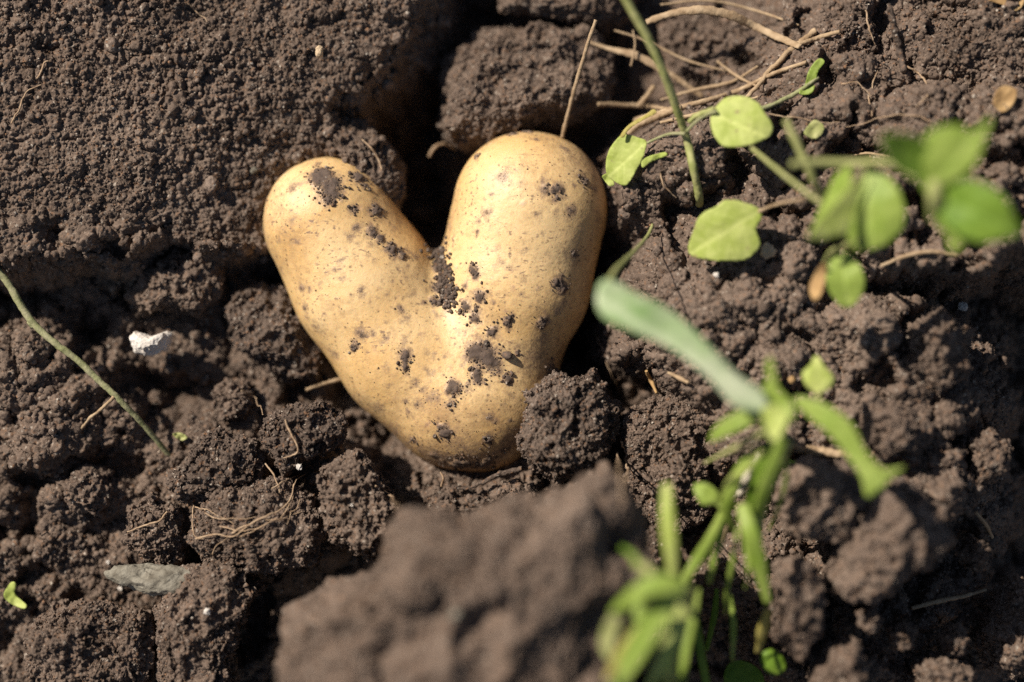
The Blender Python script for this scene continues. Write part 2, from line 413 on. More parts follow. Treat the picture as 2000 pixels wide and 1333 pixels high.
# dirt patches: photo px, radius px, strength
PATCH = [(628, 345, 22, 1), (645, 368, 22, 1), (640, 388, 14, .8), (697, 347, 14, 1), (725, 340, 14, 1), (738, 358, 14, 1), (715, 365, 8, .7), (735, 411, 13, 1), (692, 411, 9, .7),
         (572, 368, 10, .55), (728, 455, 10, .9), (742, 465, 8, .8), (765, 488, 12, .9), (783, 495, 8, .8), (788, 412, 7, .9), (812, 500, 9, .5), (700, 448, 9, .6),
         (858, 520, 12, 1), (862, 555, 14, 1), (876, 575, 15, 1), (850, 590, 8, .9), (905, 602, 9, 1), (924, 622, 10, 1), (930, 600, 6, .8), (938, 578, 12, .8), (956, 648, 9, 1),
         (990, 628, 12, .9), (1057, 630, 9, 1), (1097, 557, 13, 1), (1083, 553, 8, .9), (923, 524, 8, .95), (930, 535, 7, .8), (1086, 375, 15, .75), (1065, 372, 12, .6), (1058, 350, 8, .5), (1140, 352, 12, .7),
         (1162, 370, 8, .5), (1118, 410, 11, .6), (1122, 498, 9, .7), (950, 418, 10, .5), (932, 306, 8, .7), (1045, 275, 7, .4), (930, 455, 6, .6), (888, 470, 6, .6), (985, 345, 14, .45),
         (792, 700, 12, 1), (790, 718, 8, 1), (935, 690, 20, 1), (955, 700, 20, 1), (930, 735, 14, .9), (885, 755, 12, .9), (895, 765, 10, .8), (880, 790, 10, .7), (820, 797, 14, .45), (850, 775, 14, .4),
         (708, 652, 11, .6), (695, 675, 10, .7), (690, 680, 6, .9), (588, 565, 8, .5), (597, 600, 8, .6), (600, 620, 8, .5), (990, 740, 10, .9), (970, 725, 9, .7), (1010, 688, 6, .9), (865, 835, 10, .8), (870, 848, 12, .9),
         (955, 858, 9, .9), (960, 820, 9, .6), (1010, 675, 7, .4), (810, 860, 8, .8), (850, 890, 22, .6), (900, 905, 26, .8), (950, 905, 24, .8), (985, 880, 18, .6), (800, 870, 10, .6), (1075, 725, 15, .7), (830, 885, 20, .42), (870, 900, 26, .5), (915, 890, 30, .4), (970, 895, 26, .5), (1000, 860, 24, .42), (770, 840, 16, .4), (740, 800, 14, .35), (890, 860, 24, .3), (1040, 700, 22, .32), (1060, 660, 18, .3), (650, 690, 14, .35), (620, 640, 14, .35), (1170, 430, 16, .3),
         (550, 530, 8, .4), (545, 470, 7, .4), (620, 320, 7, .5), (1100, 290, 10, .5), (1000, 262, 10, .7), (960, 270, 10, .6), (1030, 258, 10, .7)]
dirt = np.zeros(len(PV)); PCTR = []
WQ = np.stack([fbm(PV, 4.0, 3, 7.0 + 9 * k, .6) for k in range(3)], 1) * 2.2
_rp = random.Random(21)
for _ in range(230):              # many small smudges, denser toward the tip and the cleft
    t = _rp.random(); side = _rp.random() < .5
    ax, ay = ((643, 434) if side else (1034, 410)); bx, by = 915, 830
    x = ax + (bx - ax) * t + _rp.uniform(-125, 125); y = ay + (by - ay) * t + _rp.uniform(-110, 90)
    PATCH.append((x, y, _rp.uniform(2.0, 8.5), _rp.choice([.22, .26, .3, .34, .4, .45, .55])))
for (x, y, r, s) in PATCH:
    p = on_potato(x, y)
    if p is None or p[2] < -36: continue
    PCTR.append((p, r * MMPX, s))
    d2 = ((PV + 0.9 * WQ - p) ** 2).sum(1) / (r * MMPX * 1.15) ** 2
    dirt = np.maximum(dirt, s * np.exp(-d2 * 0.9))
low = np.clip((-PV[:, 1] - 8) / 32, 0, 1)           # earthy tip, browned further to paint in stronger shade there
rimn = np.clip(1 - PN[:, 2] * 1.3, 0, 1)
dust_shade = np.clip(0.62 * low + 0.34 * rimn + 0.16 + 0.65 * fbm(PV, 15, 4, 5.5), 0, 1)
ragged = dirt + 0.28 * fbm(PV, 3.0, 4, 8.8, 0.65)
lump = np.clip((ragged - 0.48) * 4, 0, 1) * (dirt > 0.35)
lent = np.clip((bumps(PV, 6.5, 3.3, 0.02, 0.19) - 0.3) * 2, 0, 1)
disp = lump * (0.30 + 0.75 * bumps(PV, 1.3, 0.7, warp=.3)) + lent * 0.22 + 0.05 * fbm(PV, 1.5, 2, 2.2)
PV2 = PV + PN * disp[:, None]

def potato_mat():
    m, N, L, B = newmat("potato_skin")
    g = N.new('ShaderNodeNewGeometry').outputs['Position']
    def A(n): a = N.new('ShaderNodeAttribute'); a.attribute_name = n; return a.outputs['Fac']
    def M_(op, a, b, clamp=False):
        x = N.new('ShaderNodeMath'); x.operation = op; x.use_clamp = clamp
        for i, v in enumerate((a, b)):
            if hasattr(v, 'is_linked'): L.new(v, x.inputs[i])
            else: x.inputs[i].default_value = v
        return x.outputs[0]
    c = mixc(N, L, ramp(N, L, noise_n(N, L, g, 38, 4), (0.32, 0), (0.68, 1)), (0.67, 0.405, 0.15), (0.79, 0.55, 0.27))
    # thin dusty film, finely mottled, with shade painted in toward the tip
    dn = M_('ADD', A('dust_shade'), M_('MULTIPLY', M_('SUBTRACT', noise_n(N, L, g, 420, 6, 0.72), 0.5), 1.5))
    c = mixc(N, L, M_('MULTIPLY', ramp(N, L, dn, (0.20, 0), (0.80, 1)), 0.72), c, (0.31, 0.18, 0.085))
    # pin-prick specks and short scuffs
    v = N.new('ShaderNodeTexVoronoi'); v.inputs['Scale'].default_value = 620; L.new(mixc(N, L, 0.0009, g, noise_n(N, L, g, 2500, 2, .5, 1), 'ADD'), v.inputs['Vector'])
    sc_ = N.new('ShaderNodeSeparateColor'); L.new(v.outputs['Color'], sc_.inputs[0])
    pt = M_('MULTIPLY', ramp(N, L, v.outputs['Distance'], (0.10, 1), (0.36, 0)), ramp(N, L, M_('ADD', sc_.outputs[0], M_('MULTIPLY', A('dust_shade'), 0.5)), (0.78, 0), (0.92, 1)))
    c = mixc(N, L, M_('MULTIPLY', pt, 0.8), c, (0.13, 0.075, 0.045))
    mp = N.new('ShaderNodeMapping'); mp.inputs['Rotation'].default_value = (0.3, 0.2, 0.5); mp.inputs['Scale'].default_value = (1, 2.6, 1.6); L.new(g, mp.inputs[0])
    sn = noise_n(N, L, mp.outputs[0], 480, 3, 0.5); big = noise_n(N, L, g, 60, 3)
    sf = M_('MULTIPLY', ramp(N, L, sn, (0.61, 0), (0.67, 1)), ramp(N, L, big, (0.46, 0), (0.60, 0.8)))
    c = mixc(N, L, sf, c, (0.22, 0.13, 0.085))
    sf2 = M_('MULTIPLY', ramp(N, L, noise_n(N, L, g, 230, 5, 0.75), (0.57, 0), (0.66, 1)), ramp(N, L, noise_n(N, L, g, 95, 2), (0.48, 0), (0.60, 0.65)))
    c = mixc(N, L, sf2, c, (0.42, 0.25, 0.15))
    # lenticels: small pale corky spots
    c = mixc(N, L, M_('MULTIPLY', A('lent'), 0.65), c, (0.62, 0.44, 0.30))
    # stuck earth
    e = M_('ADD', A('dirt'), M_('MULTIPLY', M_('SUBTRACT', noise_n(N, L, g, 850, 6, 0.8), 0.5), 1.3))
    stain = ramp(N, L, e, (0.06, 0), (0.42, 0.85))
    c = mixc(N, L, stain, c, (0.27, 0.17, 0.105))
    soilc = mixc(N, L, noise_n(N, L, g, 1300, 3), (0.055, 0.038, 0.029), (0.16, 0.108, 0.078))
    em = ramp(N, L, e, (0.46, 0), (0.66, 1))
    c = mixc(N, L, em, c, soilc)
    L.new(c, B.inputs['Base Color'])
    rr = N.new('ShaderNodeMix'); rr.data_type = 'FLOAT'; L.new(em, rr.inputs[0]); rr.inputs[2].default_value = 0.50; rr.inputs[3].default_value = 0.95
    L.new(rr.outputs[0], B.inputs['Roughness'])
    B.inputs['Specular IOR Level'].default_value = 0.55
    B.inputs['Subsurface Weight'].default_value = 0.12; B.inputs['Subsurface Radius'].default_value = (1.0, 0.5, 0.2); B.inputs['Subsurface Scale'].default_value = 0.0015
    b = N.new('ShaderNodeBump'); b.inputs['Strength'].default_value = 0.35; b.inputs['Distance'].default_value = 0.00025
    L.new(noise_n(N, L, g, 1500, 5, 0.7), b.inputs['Height'])
    b2 = N.new('ShaderNodeBump'); b2.inputs['Strength'].default_value = 0.5; b2.inputs['Distance'].default_value = 0.0004
    L.new(M_('ADD', noise_n(N, L, g, 330, 3), M_('MULTIPLY', em, 1.5)), b2.inputs['Height']); L.new(b.outputs[0], b2.inputs['Normal'])
    L.new(b2.outputs[0], B.inputs['Normal'])
    return m
potato = put("potato", PV2, PF, potato_mat(), None, {'dirt': dirt, 'dust_shade': dust_shade, 'lent': lent})
tag(potato, "yellow heart-shaped potato with two rounded lobes, speckled with dark earth", "potato")

# ------------------------------------------------------------------ grains baked as one mesh
def grains(centers, nrm, rad, sub=1, seed=0):
    r_ = np.random.default_rng(seed); v, f = ico(sub); n = len(centers); nv = len(v)
    q = r_.normal(size=(n, 4)); q /= np.linalg.norm(q, axis=1)[:, None]
    w, x, y, z = q.T
    R = np.stack([np.stack([1 - 2 * (y * y + z * z), 2 * (x * y - z * w), 2 * (x * z + y * w)], -1),
                  np.stack([2 * (x * y + z * w), 1 - 2 * (x * x + z * z), 2 * (y * z - x * w)], -1),
                  np.stack([2 * (x * z - y * w), 2 * (y * z + x * w), 1 - 2 * (x * x + y * y)], -1)], 1)
    sc3 = r_.uniform(0.65, 1.15, (n, 1, 3))
    if sub < 3: jig = 0.22 * r_.normal(size=(n, nv, 1)).clip(-1.5, 1.5) * (1 if sub == 1 else .6)
    else: jig = np.stack([0.45 * fbm(v * 1.0, .9, 4, seed + 3.3 * i_, .65) for i_ in range(n)])[..., None]
    V = v[None] * sc3 * (1 + jig)
    V = np.einsum('nij,nkj->nki', R, V) * rad[:, None, None] + (centers + nrm * (rad * 0.35)[:, None])[:, None]
    F = f[None] + (np.arange(n) * nv)[:, None, None]
    return V.reshape(-1, 3), F.reshape(-1, 3)

# crumbs of earth stuck to the skin
pc, pn, pr = [], [], []
rr_ = np.random.default_rng(3)
for p, r, s in PCTR:
    if s < 0.65: continue
    k = int(34 * s * (r / 1.8) ** 2) + 8
    q = p + rr_.normal(size=(k, 3)) * r * 0.75
    for _ in range(3): q = q - pgrad(q) * psdf(q)[:, None]
    keep = q[:, 2] > -30; q = q[keep]
    pc.append(q); pn.append(pgrad(q)); pr.append(np.exp(rr_.normal(-1.6, 0.5, len(q))))
q = []
for _ in range(520):              # the earth wedged in the cleft
    t = rr_.random(); x = 852 + 26 * t + rr_.normal() * 9; y = 470 + 125 * t + rr_.normal() * 8
    q.append((x, y))
for x, y in q:
    p = on_potato(x, y)
    if p is not None and p[2] > -38:
        p = p + np.array([0, 0, rr_.uniform(-0.3, 0.8)]); pc.append(p[None]); pn.append(np.array([[0, 0, 1.0]])); pr.append(np.array([rr_.uniform(0.2, 0.75)]))
sel = rr_.choice(len(PV), 5200, p=(0.15 + dust_shade + 1.2 * low + 2 * (dirt > .3)) / (0.15 + dust_shade + 1.2 * low + 2 * (dirt > .3)).sum())
pc.append(PV[sel]); pn.append(PN[sel]); pr.append(np.exp(rr_.normal(-2.45, 0.4, len(sel))))
V, F = grains(np.vstack(pc), np.vstack(pn), np.concatenate(pr), 2, 5)
g_ = put("clinging_earth", V, F, M_DARK, potato); g_['kind'] = 'stuff'

# ------------------------------------------------------------------ earth sheet
def axis(lo, hi, st, far):
    a = np.arange(lo, hi, st); out = []; x, s = 0.0, st
    while x < far: s = min(s * (1.05 if s < 1.6 else 1.16), 260.0); x += s; out.append(x)
    out = np.array(out); return np.r_[(lo - out)[::-1], a, a[-1] + out]
ux = axis(-176, 176, 0.28, 4200); vy = axis(-122, 122, 0.28, 4200)
GX, GY = np.meshgrid(ux, vy); shp = GX.shape
X = GX.ravel().astype(np.float32); Y = GY.ravel().astype(np.float32)
Z0 = np.zeros_like(X)
Q = np.c_[X, Y, Z0]
rad_ = np.sqrt(X * X + Y * Y); fade = np.clip(1 - (rad_ - 260) / 260, 0, 1).astype(np.float32)
wx = 6.5 * fbm(Q, 22, 4, 1.3, 0.6) + 1.8 * fbm(Q, 3.5, 2, 4.4); wy = 6.5 * fbm(Q, 22, 4, 7.7, 0.6) + 1.8 * fbm(Q, 3.5, 2, 2.4)
XW, YW = X + wx * fade, Y + wy * fade
H = -50 + 9 * fbm(Q, 40, 3, 11)
for (x, y, rx, ry, dep) in [(790, 190, 130, 190, 42), (830, 400, 70, 90, 25), (1180, 560, 80, 210, 36), (1960, 800, 130, 300, 25), (760, 880, 90, 60, 14), (1850, 1250, 200, 150, 10)]:
    c = UV(x, y, -50); H = H - dep * np.exp(-((X - c[0]) / (rx * MMPX)) ** 2 - ((Y - c[1]) / (ry * MMPX)) ** 2)
for poly, h, (cx, cy), tx, ty, k in FEAT:
    P2 = px2uv(poly, h); sd = sdpoly(XW, YW, P2)
    c = UV(cx, cy, h)
    top = h + tx * np.clip(X - c[0], -90, 90) + ty * np.clip(Y - c[1], -90, 90)
    edge = np.where(sd > -5, (sd + 5) ** 2 / 20, 0); edge = np.where(sd > 5, sd, edge)     # rounded shoulder
    f = top - edge * k
    hh = np.clip(0.5 + 0.5 * (f - H) / 4, 0, 1); H = H * (1 - hh) + f * hh + 4 * hh * (1 - hh)
und = 4.8 * fbm(Q, 30, 4, 21, 0.6)
inslab = np.clip(1 - sdpoly(X, Y, px2uv(FEAT[0][0], 0)) / 6.0, 0, 1) * (rad_ < 250)
inslab = inslab * np.clip((Y + 26 - UV(0, 440, 0)[1]) / 30, 0.0, 1)
pit = np.clip((fbm(np.c_[XW, YW, Z0], 13, 3, 61, 0.55) - 0.12) * 5, 0, 1)
und = und * (1 - 0.55 * inslab) - (9.0 * pit) * (1 - 0.9 * inslab)
for (x, y, r0, dep) in [(92, 462, 26, 9), (95, 98, 16, 4), (215, 500, 24, 9), (330, 495, 22, 7), (1700, 195, 22, 6), (1330, 410, 30, 4), (1240, 205, 30, 6), (575, 330, 95, 6)]:
    c = UV(x, y, 0); und = und - dep * np.exp(-(((XW - c[0]) ** 2 + (YW - c[1]) ** 2) / (r0 * MMPX * 1.1) ** 2) ** 1.5)
H = H + und
lumpmask = np.clip(0.5 + 1.6 * fbm(Q, 45, 2, 31), 0, 1)
slab = (sdpoly(X, Y, px2uv(FEAT[0][0], 0)) < -2) & (fade > 0.9)
lm = np.where(slab, 0.22 * lumpmask, 0.35 + 0.65 * lumpmask)
H = H + fade * lm * (5.0 * bumps(Q, 11.0, 0.4, warp=.35) + 2.4 * bumps(Q, 5.0, 5.4, warp=.3)) + fade * (1 - inslab * .8) * 9.0 * bumps(Q, 24.0, 2.4, warp=.3) + inslab * 2.2 * np.clip(bumps(Q, 15.0, 8.4, .2, .7, .35) - .45, 0, 1) * 2
dpot = psdf(np.c_[X, Y, np.full_like(X, -20)])      # no earth above the widest line of the potato
cL = UV(660, 470, 0); near_l = (X < cL[0]) & (Y > cL[1])
H = np.where((dpot < 4) & (rad_ < 120), np.minimum(H, -18.5 + np.maximum(dpot, 0) * 0.9), H)
H = np.where((dpot < 45) & near_l & (rad_ < 140), np.minimum(H, -17.5 + np.maximum(dpot, 0) * 0.36), H)
H = H * fade + (1 - fade) * (-12 + 20 * fbm(Q, 260, 4, 3))
P = np.c_[X, Y, H].astype(np.float32)
ny, nx = shp
I = np.arange(nx * ny).reshape(ny, nx)
GF = np.stack([I[:-1, :-1].ravel(), I[:-1, 1:].ravel(), I[1:, 1:].ravel(), I[1:, :-1].ravel()], 1).astype(np.int32)
GN = normals(P, GF)
core = np.clip(1 - (np.maximum(np.abs(X) - 175, np.abs(Y) - 125)) / 60, 0, 1).astype(np.float32)
gm = np.clip(0.62 + 0.9 * fbm(P, 17, 3, 55), 0.18, 1.25); gm2 = np.clip(0.55 + 1.3 * fbm(P, 9, 3, 65), 0.0, 1.3)
d1 = gm2 * 1.2 * bumps(P, 3.0, 1.1, warp=.35) + gm * (0.75 * bumps(P, 1.5, 2.7, warp=.4) + 0.50 * bumps(P, 0.8, 6.1, warp=.3)) + 0.9 * fbm(P, 1.1, 3, 14, .75) + 1.1 * fbm(P, 4.5, 4, 41, .6)
d1 -= 0.8 * np.clip(0.12 - np.abs(fbm(P, 9.0, 3, 71, .55)), 0, 1) * 8
P = P + GN * (d1 * core * (0.75 + 0.5 * lumpmask))[:, None]
# beyond the bank the sheet eases over to level ground
Wd = W(P); blend = np.clip((rad_ - 260) / 600, 0, 1); blend = blend * blend * (3 - 2 * blend)
Wd[:, 2] = Wd[:, 2] * (1 - blend) + (0.04 * np.sign(Y) * np.minimum(1, np.abs(Y) / 500) + 0.012 * fbm(Q, 400, 4, 8)) * blend
ground = put("ground", Wd, GF, M_SOIL, None, origin=(0, 0, 0), world=True)
tag(ground, "crumbly brown garden earth, lit by low sun", "ground", None, "structure")

gsel = np.flatnonzero((np.abs(X) < 176) & (np.abs(Y) < 126))
def scatter(n, lo, sig, mx, sub, seed):
    r_ = np.random.default_rng(seed); s = r_.choice(gsel, n)
    dn_ = fbm(P[s], 24, 3, seed); s = s[dn_ > r_.uniform(-0.45, 0.25, len(s))]
    s = s[np.abs(psdf(P[s])) > 0.5]
    rad = np.minimum(np.exp(r_.normal(lo, sig, len(s))), mx)
    return grains(P[s], GN[s], rad, sub, seed)
parts = [scatter(190000, -1.6, 0.42, 0.8, 1, 11), scatter(14000, -0.7, 0.38, 1.5, 2, 12), scatter(500, 0.25, 0.30, 2.4, 4, 13)]
off_ = 0; VV, FF = [], []
for v_, f_ in parts: VV.append(v_); FF.append(f_ + off_); off_ += len(v_)
crumbs = put("soil_crumbs", np.vstack(VV), np.vstack(FF), M_GRAIN, smooth=False)
tag(crumbs, "loose crumbs and grains of brown earth strewn over the ground", "soil crumbs", None, "stuff")

# ------------------------------------------------------------------ clods
def clod(label, poly, h, T, seed, sub=7, mat=None, facet=0.35, grain=1.0, name="soil_clod", tilt=(0, 0), cat="clod of earth", lumps=1.0):
    mat = mat or M_SOIL
    p2 = px2uv(poly, h); c = p2.mean(0); n, F = ico(sub)
    # silhouette radius against angle
    ang = np.linspace(-math.pi, math.pi, 361)[:-1]; R = np.zeros(360)
    for i, a in enumerate(ang):
        dx, dy = math.cos(a), math.sin(a); best = 0
        for j in range(len(p2)):
            A_, B_ = p2[j] - c, p2[(j + 1) % len(p2)] - c; e = B_ - A_; den = dx * e[1] - dy * e[0]
            if abs(den) < 1e-9: continue
            t = (A_[0] * e[1] - A_[1] * e[0]) / den; s = (A_[0] * dy - A_[1] * dx) / den
            if t > 0 and 0 <= s <= 1: best = max(best, t)
        R[i] = best
    k = np.ones(5) / 5; R = np.convolve(np.r_[R[-2:], R, R[:2]], k, 'valid')
    th = np.arctan2(n[:, 1], n[:, 0]); Rt = np.interp(th, np.r_[ang, math.pi], np.r_[R, R[0]])
    s = np.sqrt(n[:, 0] ** 2 + n[:, 1] ** 2); Rm = R.mean()
    # broken, faceted body
    r_ = np.random.default_rng(seed); m = r_.normal(size=(13, 3)); m[:, 2] *= 0.9; m /= np.linalg.norm(m, axis=1)[:, None]
    dk = r_.uniform(0.72, 0.98, 13); dots = n @ m.T
    cut = np.min(np.where(dots > 0.05, dk[None] / np.maximum(dots, 0.05), 9), axis=1); cut = np.minimum(cut, 1.05)
    body = 1 - min(1.0, facet * 1.7) * (1 - cut)
    s2 = np.sin(np.clip(np.arcsin(np.clip(s, 0, 1)), 0, math.pi / 2)) ** 0.75
    body2 = 1 - (1 - body) * (1 - s) * 1.0 - (1 - body) * 0.15
    P_ = np.stack([c[0] + Rt * s2 * n[:, 0] / (s + 1e-6) * (0.35 + 0.65 * body2), c[1] + Rt * s2 * n[:, 1] / (s + 1e-6) * (0.35 + 0.65 * body2), T * np.sign(n[:, 2]) * np.abs(n[:, 2]) ** 0.8 * body], 1)
    P_[:, 2] += h + tilt[0] * (P_[:, 0] - c[0]) + tilt[1] * (P_[:, 1] - c[1])
    P_ = P_.astype(np.float32); N1 = normals(P_, F)
    o = seed * 3.7
    d = 0.26 * Rm * fbm(P_, Rm * 0.8, 4, o, .6) + lumps * 0.12 * Rm * (bumps(P_, Rm * 0.5, o, warp=.3) - 0.6) - lumps * 0.10 * Rm * np.clip((fbm(P_, Rm * .35, 3, o + 4) - .15) * 4, 0, 1)
    P_ = P_ + N1 * d[:, None]; N1 = normals(P_, F)
    d = 1.3 * (bumps(P_, 3.4, o, warp=.3) - 0.6) * lumps + grain * (0.9 * bumps(P_, 1.6, o + 1, warp=.25) + 0.5 * bumps(P_, 0.9, o + 2) + 0.8 * fbm(P_, 1.1, 3, o, .7)) - grain * 1.0
    P_ = P_ + N1 * d[:, None]
    ob = put(name, P_, F, mat); tag(ob, label, cat, "clods of earth around the potato")
    return ob, P_, normals(P_, F)

CL = []
def C(*a, **k):
    r = clod(*a, **k); CL.append((r[1], r[2])); return r[0]
C("jagged dark clod leaning on the lower right side of the potato", [(1018, 765), (1060, 742), (1092, 732), (1130, 738), (1160, 716), (1186, 740), (1192, 772), (1216, 795), (1210, 830), (1195, 870), (1178, 908), (1130, 925), (1075, 945), (1030, 930), (1003, 890), (1003, 850), (1020, 825), (1022, 790)], -3, 15, 1, 8, M_DARK, 0.5)
C("clod threaded with fine roots, just right of the dark jagged clod", [(1210, 808), (1258, 780), (1340, 762), (1400, 758), (1425, 790), (1400, 850), (1390, 920), (1380, 1010), (1320, 1060), (1250, 1020), (1212, 920)], -6, 13, 2, 8)
C("rounded dark clod close to the lower left edge of the potato", [(505, 850), (530, 810), (580, 785), (640, 778), (676, 808), (682, 850), (660, 885), (600, 900), (555, 930), (520, 895)], -4, 10, 3, 7, M_DARK)
C("upright knobbly clod below the potato's left edge, shaded on its right", [(625, 905), (660, 880), (700, 883), (745, 920), (770, 960), (792, 995), (780, 1045), (740, 1105), (700, 1085), (650, 1060), (622, 1000), (608, 935)], 0, 12, 4, 7)
C("broad smooth clod with a tangle of pale roots on top", [(372, 1010), (415, 955), (470, 945), (560, 935), (620, 960), (645, 1040), (610, 1095), (530, 1105), (480, 1125), (400, 1110), (370, 1060)], -3, 11, 5, 8, M_SOIL, 0.4, 0.7)
C("crumbly dark clod with white flecks above the root tangle", [(325, 925), (370, 865), (430, 838), (500, 860), (522, 905), (510, 950), (440, 975), (370, 980), (320, 960)], -5, 10, 6, 7, M_DARK)
C("grainy clod left of the root-covered clod", [(250, 1000), (300, 955), (350, 985), (372, 1050), (345, 1110), (270, 1095), (238, 1050)], -8, 9, 7, 7)
C("tall smooth clod at the bottom edge, under the flat grey stone's right end", [(300, 1190), (365, 1110), (480, 1090), (520, 1150), (475, 1215), (462, 1333), (450, 1430), (310, 1430), (298, 1300)], -1, 12, 8, 8, M_SOIL, 0.35, 0.7)
C("wide grainy clod in the bottom left corner, below the torn green leaf scrap", [(40, 1240), (100, 1190), (200, 1160), (290, 1200), (302, 1300), (290, 1420), (60, 1420)], -4, 12, 9, 8)
C("big soft-edged clod deep behind the potato's right lobe", [(862, 240), (878, 150), (900, 105), (930, 68), (1000, 58), (1060, 40), (1150, 60), (1195, 130), (1180, 200), (1100, 235), (1010, 290), (950, 312), (900, 300), (868, 275)], -36, 20, 10, 8)
C("small clod touching the inner top of the potato's left lobe", [(625, 250), (660, 222), (710, 240), (755, 270), (785, 320), (800, 380), (770, 420), (700, 400), (640, 330)], -27, 15, 11, 7)
C("out-of-focus lump of earth at the top edge, above the clod behind the potato", [(945, -60), (1260, -60), (1235, 30), (1180, 75), (1080, 45), (975, 30)], -38, 14, 12, 7)
C("shadowed clod beneath the arching dry stalk", [(1290, 60), (1330, 30), (1450, 45), (1530, 110), (1490, 190), (1380, 190), (1305, 150)], -38, 14, 13, 7)
C("knobbly clod against the left side of the potato", [(428, 605), (450, 570), (510, 552), (570, 560), (640, 690), (625, 760), (560, 752), (505, 722), (440, 655)], -26, 13, 14, 7, M_DARK)
C("lumpy clod above the white chalk stone", [(250, 585), (280, 525), (350, 490), (450, 500), (430, 580), (400, 625), (330, 608), (270, 622)], -24, 12, 15, 7)
C("small round clod below the white chalk stone, near the potato", [(412, 765), (450, 735), (490, 743), (505, 790), (480, 825), (430, 820)], -20, 8, 16, 6)
C("round clod under the lower end of the olive stem", [(105, 935), (155, 905), (220, 918), (235, 960), (205, 1012), (140, 995)], -14, 9, 17, 6)
C("low crumbly heap of earth under the potato's tip", [(850, 965), (895, 938), (960, 950), (1010, 945), (1075, 965), (1130, 985), (1130, 1050), (1060, 1060), (1000, 1050), (920, 1050), (850, 1000)], -14, 9, 18, 7, M_DARK)
C("clod standing at the top edge beside the upright woody stub", [(1600, 120), (1622, 50), (1655, 10), (1695, 38), (1722, 100), (1685, 145), (1615, 150)], -10, 11, 19, 7, M_DARK)
C("large grainy clod in the top right corner", [(1745, 115), (1790, 60), (1880, 12), (2000, 2), (2140, 60), (2080, 180), (1900, 205), (1800, 180)], -4, 13, 20, 8)
C("hollowed clod with hanging rootlets, above the green weed", [(1580, 190), (1640, 130), (1720, 110), (1790, 150), (1800, 200), (1760, 235), (1690, 240), (1600, 232)], -5, 11, 21, 7, M_SOIL)
C("great blurred mound of earth in the foreground", [(490, 1480), (515, 1290), (545, 1200), (640, 1150), (715, 1095), (750, 1030), (798, 978), (850, 978), (900, 985), (960, 968), (1060, 985), (1110, 950), (1155, 905), (1200, 895), (1245, 965), (1285, 1030), (1290, 1110), (1240, 1240), (1230, 1500), (1200, 1800), (600, 1800)], 46, 36, 22, 8, M_SOIL, 0.3, 1.1, "soil_mound", (0, 0), "mound of earth")
C("blurred clod right of the grass tuft", [(1520, 930), (1580, 890), (1660, 905), (1700, 980), (1650, 1060), (1560, 1060), (1515, 1000)], 24, 18, 23, 7)
C("blurred clod beside the drooping tip of the green blade", [(1700, 960), (1760, 930), (1840, 985), (1860, 1060), (1800, 1100), (1700, 1180), (1610, 1160), (1620, 1080)], 27, 19, 24, 7)
C("blurred upright clod below the grass tuft, right side", [(1510, 1100), (1560, 1080), (1610, 1130), (1600, 1230), (1560, 1290), (1500, 1240)], 26, 18, 25, 7)
C("small blurred clod below the others on the right", [(1665, 1190), (1700, 1170), (1722, 1210), (1700, 1235), (1670, 1225)], 22, 9, 26, 6)
C("blurred clod at the bottom edge, right of the grass", [(1580, 1333), (1610, 1260), (1670, 1240), (1690, 1300), (1670, 1400), (1590, 1400)], 28, 14, 27, 6)
C("small blurred lump in the lower right shadow, below the brown twig's right end", [(1830, 1235), (1865, 1215), (1890, 1240), (1875, 1280), (1840, 1275)], 12, 9, 32, 6)
C("blurred lump at the bottom edge, second from the right corner", [(1790, 1290), (1840, 1270), (1890, 1300), (1900, 1360), (1830, 1390), (1780, 1350)], 12, 12, 33, 6)
C("small blurred lump left of the brown twig", [(1730, 1225), (1760, 1205), (1790, 1225), (1780, 1265), (1745, 1270)], 16, 8, 34, 6)
C("blurred pointed lump by the slanting straw at the right edge", [(1870, 1075), (1895, 1045), (1930, 1065), (1925, 1110), (1885, 1115)], 10, 9, 35, 6)
C("blurred flat lump in sun near the right edge, above the slanting straw", [(1880, 860), (1930, 830), (1975, 870), (1960, 930), (1905, 950)], 8, 10, 36, 6)
C("blurred ragged clod at the right edge, low down", [(1905, 1230), (1935, 1170), (1980, 1130), (2060, 1150), (2080, 1280), (1990, 1330), (1920, 1310)], -4, 16, 28, 7)
C("blurred sunlit clod above the drooping green blade's tip, near the right edge", [(1760, 640), (1830, 600), (1900, 640), (1890, 730), (1820, 770), (1760, 720)], 14, 12, 31, 7)
C("blurred lumpy clod right of the small lime leaf", [(1680, 800), (1740, 780), (1790, 830), (1780, 880), (1720, 900), (1680, 860)], 20, 13, 29, 7)
C("blurred knobbly clod in sun below the brown curled leaf", [(1560, 640), (1640, 600), (1720, 610), (1760, 660), (1700, 710), (1600, 720)], 10, 9, 30, 7)

# ------------------------------------------------------------------ stones, seeds
def stone(name, label, cat, poly, h, T, seed, mat, facet=0.6, group=None, tilt=(0, 0), rough=0.25):
    ob, _, _ = clod(label, poly, h, T, seed, 6, mat, facet, 0.12 * rough * 4, name, tilt, cat, 0.12)

    if group: ob['group'] = group
    else: del ob['group']
    return ob
stone("chalk_stone", "chunky white chalk stone lying left of the potato", "stone", [(252, 660), (262, 648), (300, 655), (325, 648), (338, 655), (325, 685), (300, 697), (265, 688)], -12, 5, 41, M_WHITE)
stone("flat_stone", "flat elongated grey-brown stone at lower left", "stone", [(200, 1115), (225, 1106), (300, 1105), (380, 1108), (395, 1130), (370, 1160), (300, 1166), (240, 1148), (212, 1132)], 2, 4.2, 42, M_STONE, 0.5)
stone("pale_seed", "small pale oval seed on the upper left earth", "seed", [(616, 95), (624, 88), (632, 93), (630, 110), (620, 116), (615, 106)], 3, 1.6, 43, M_SEED, 0.1)
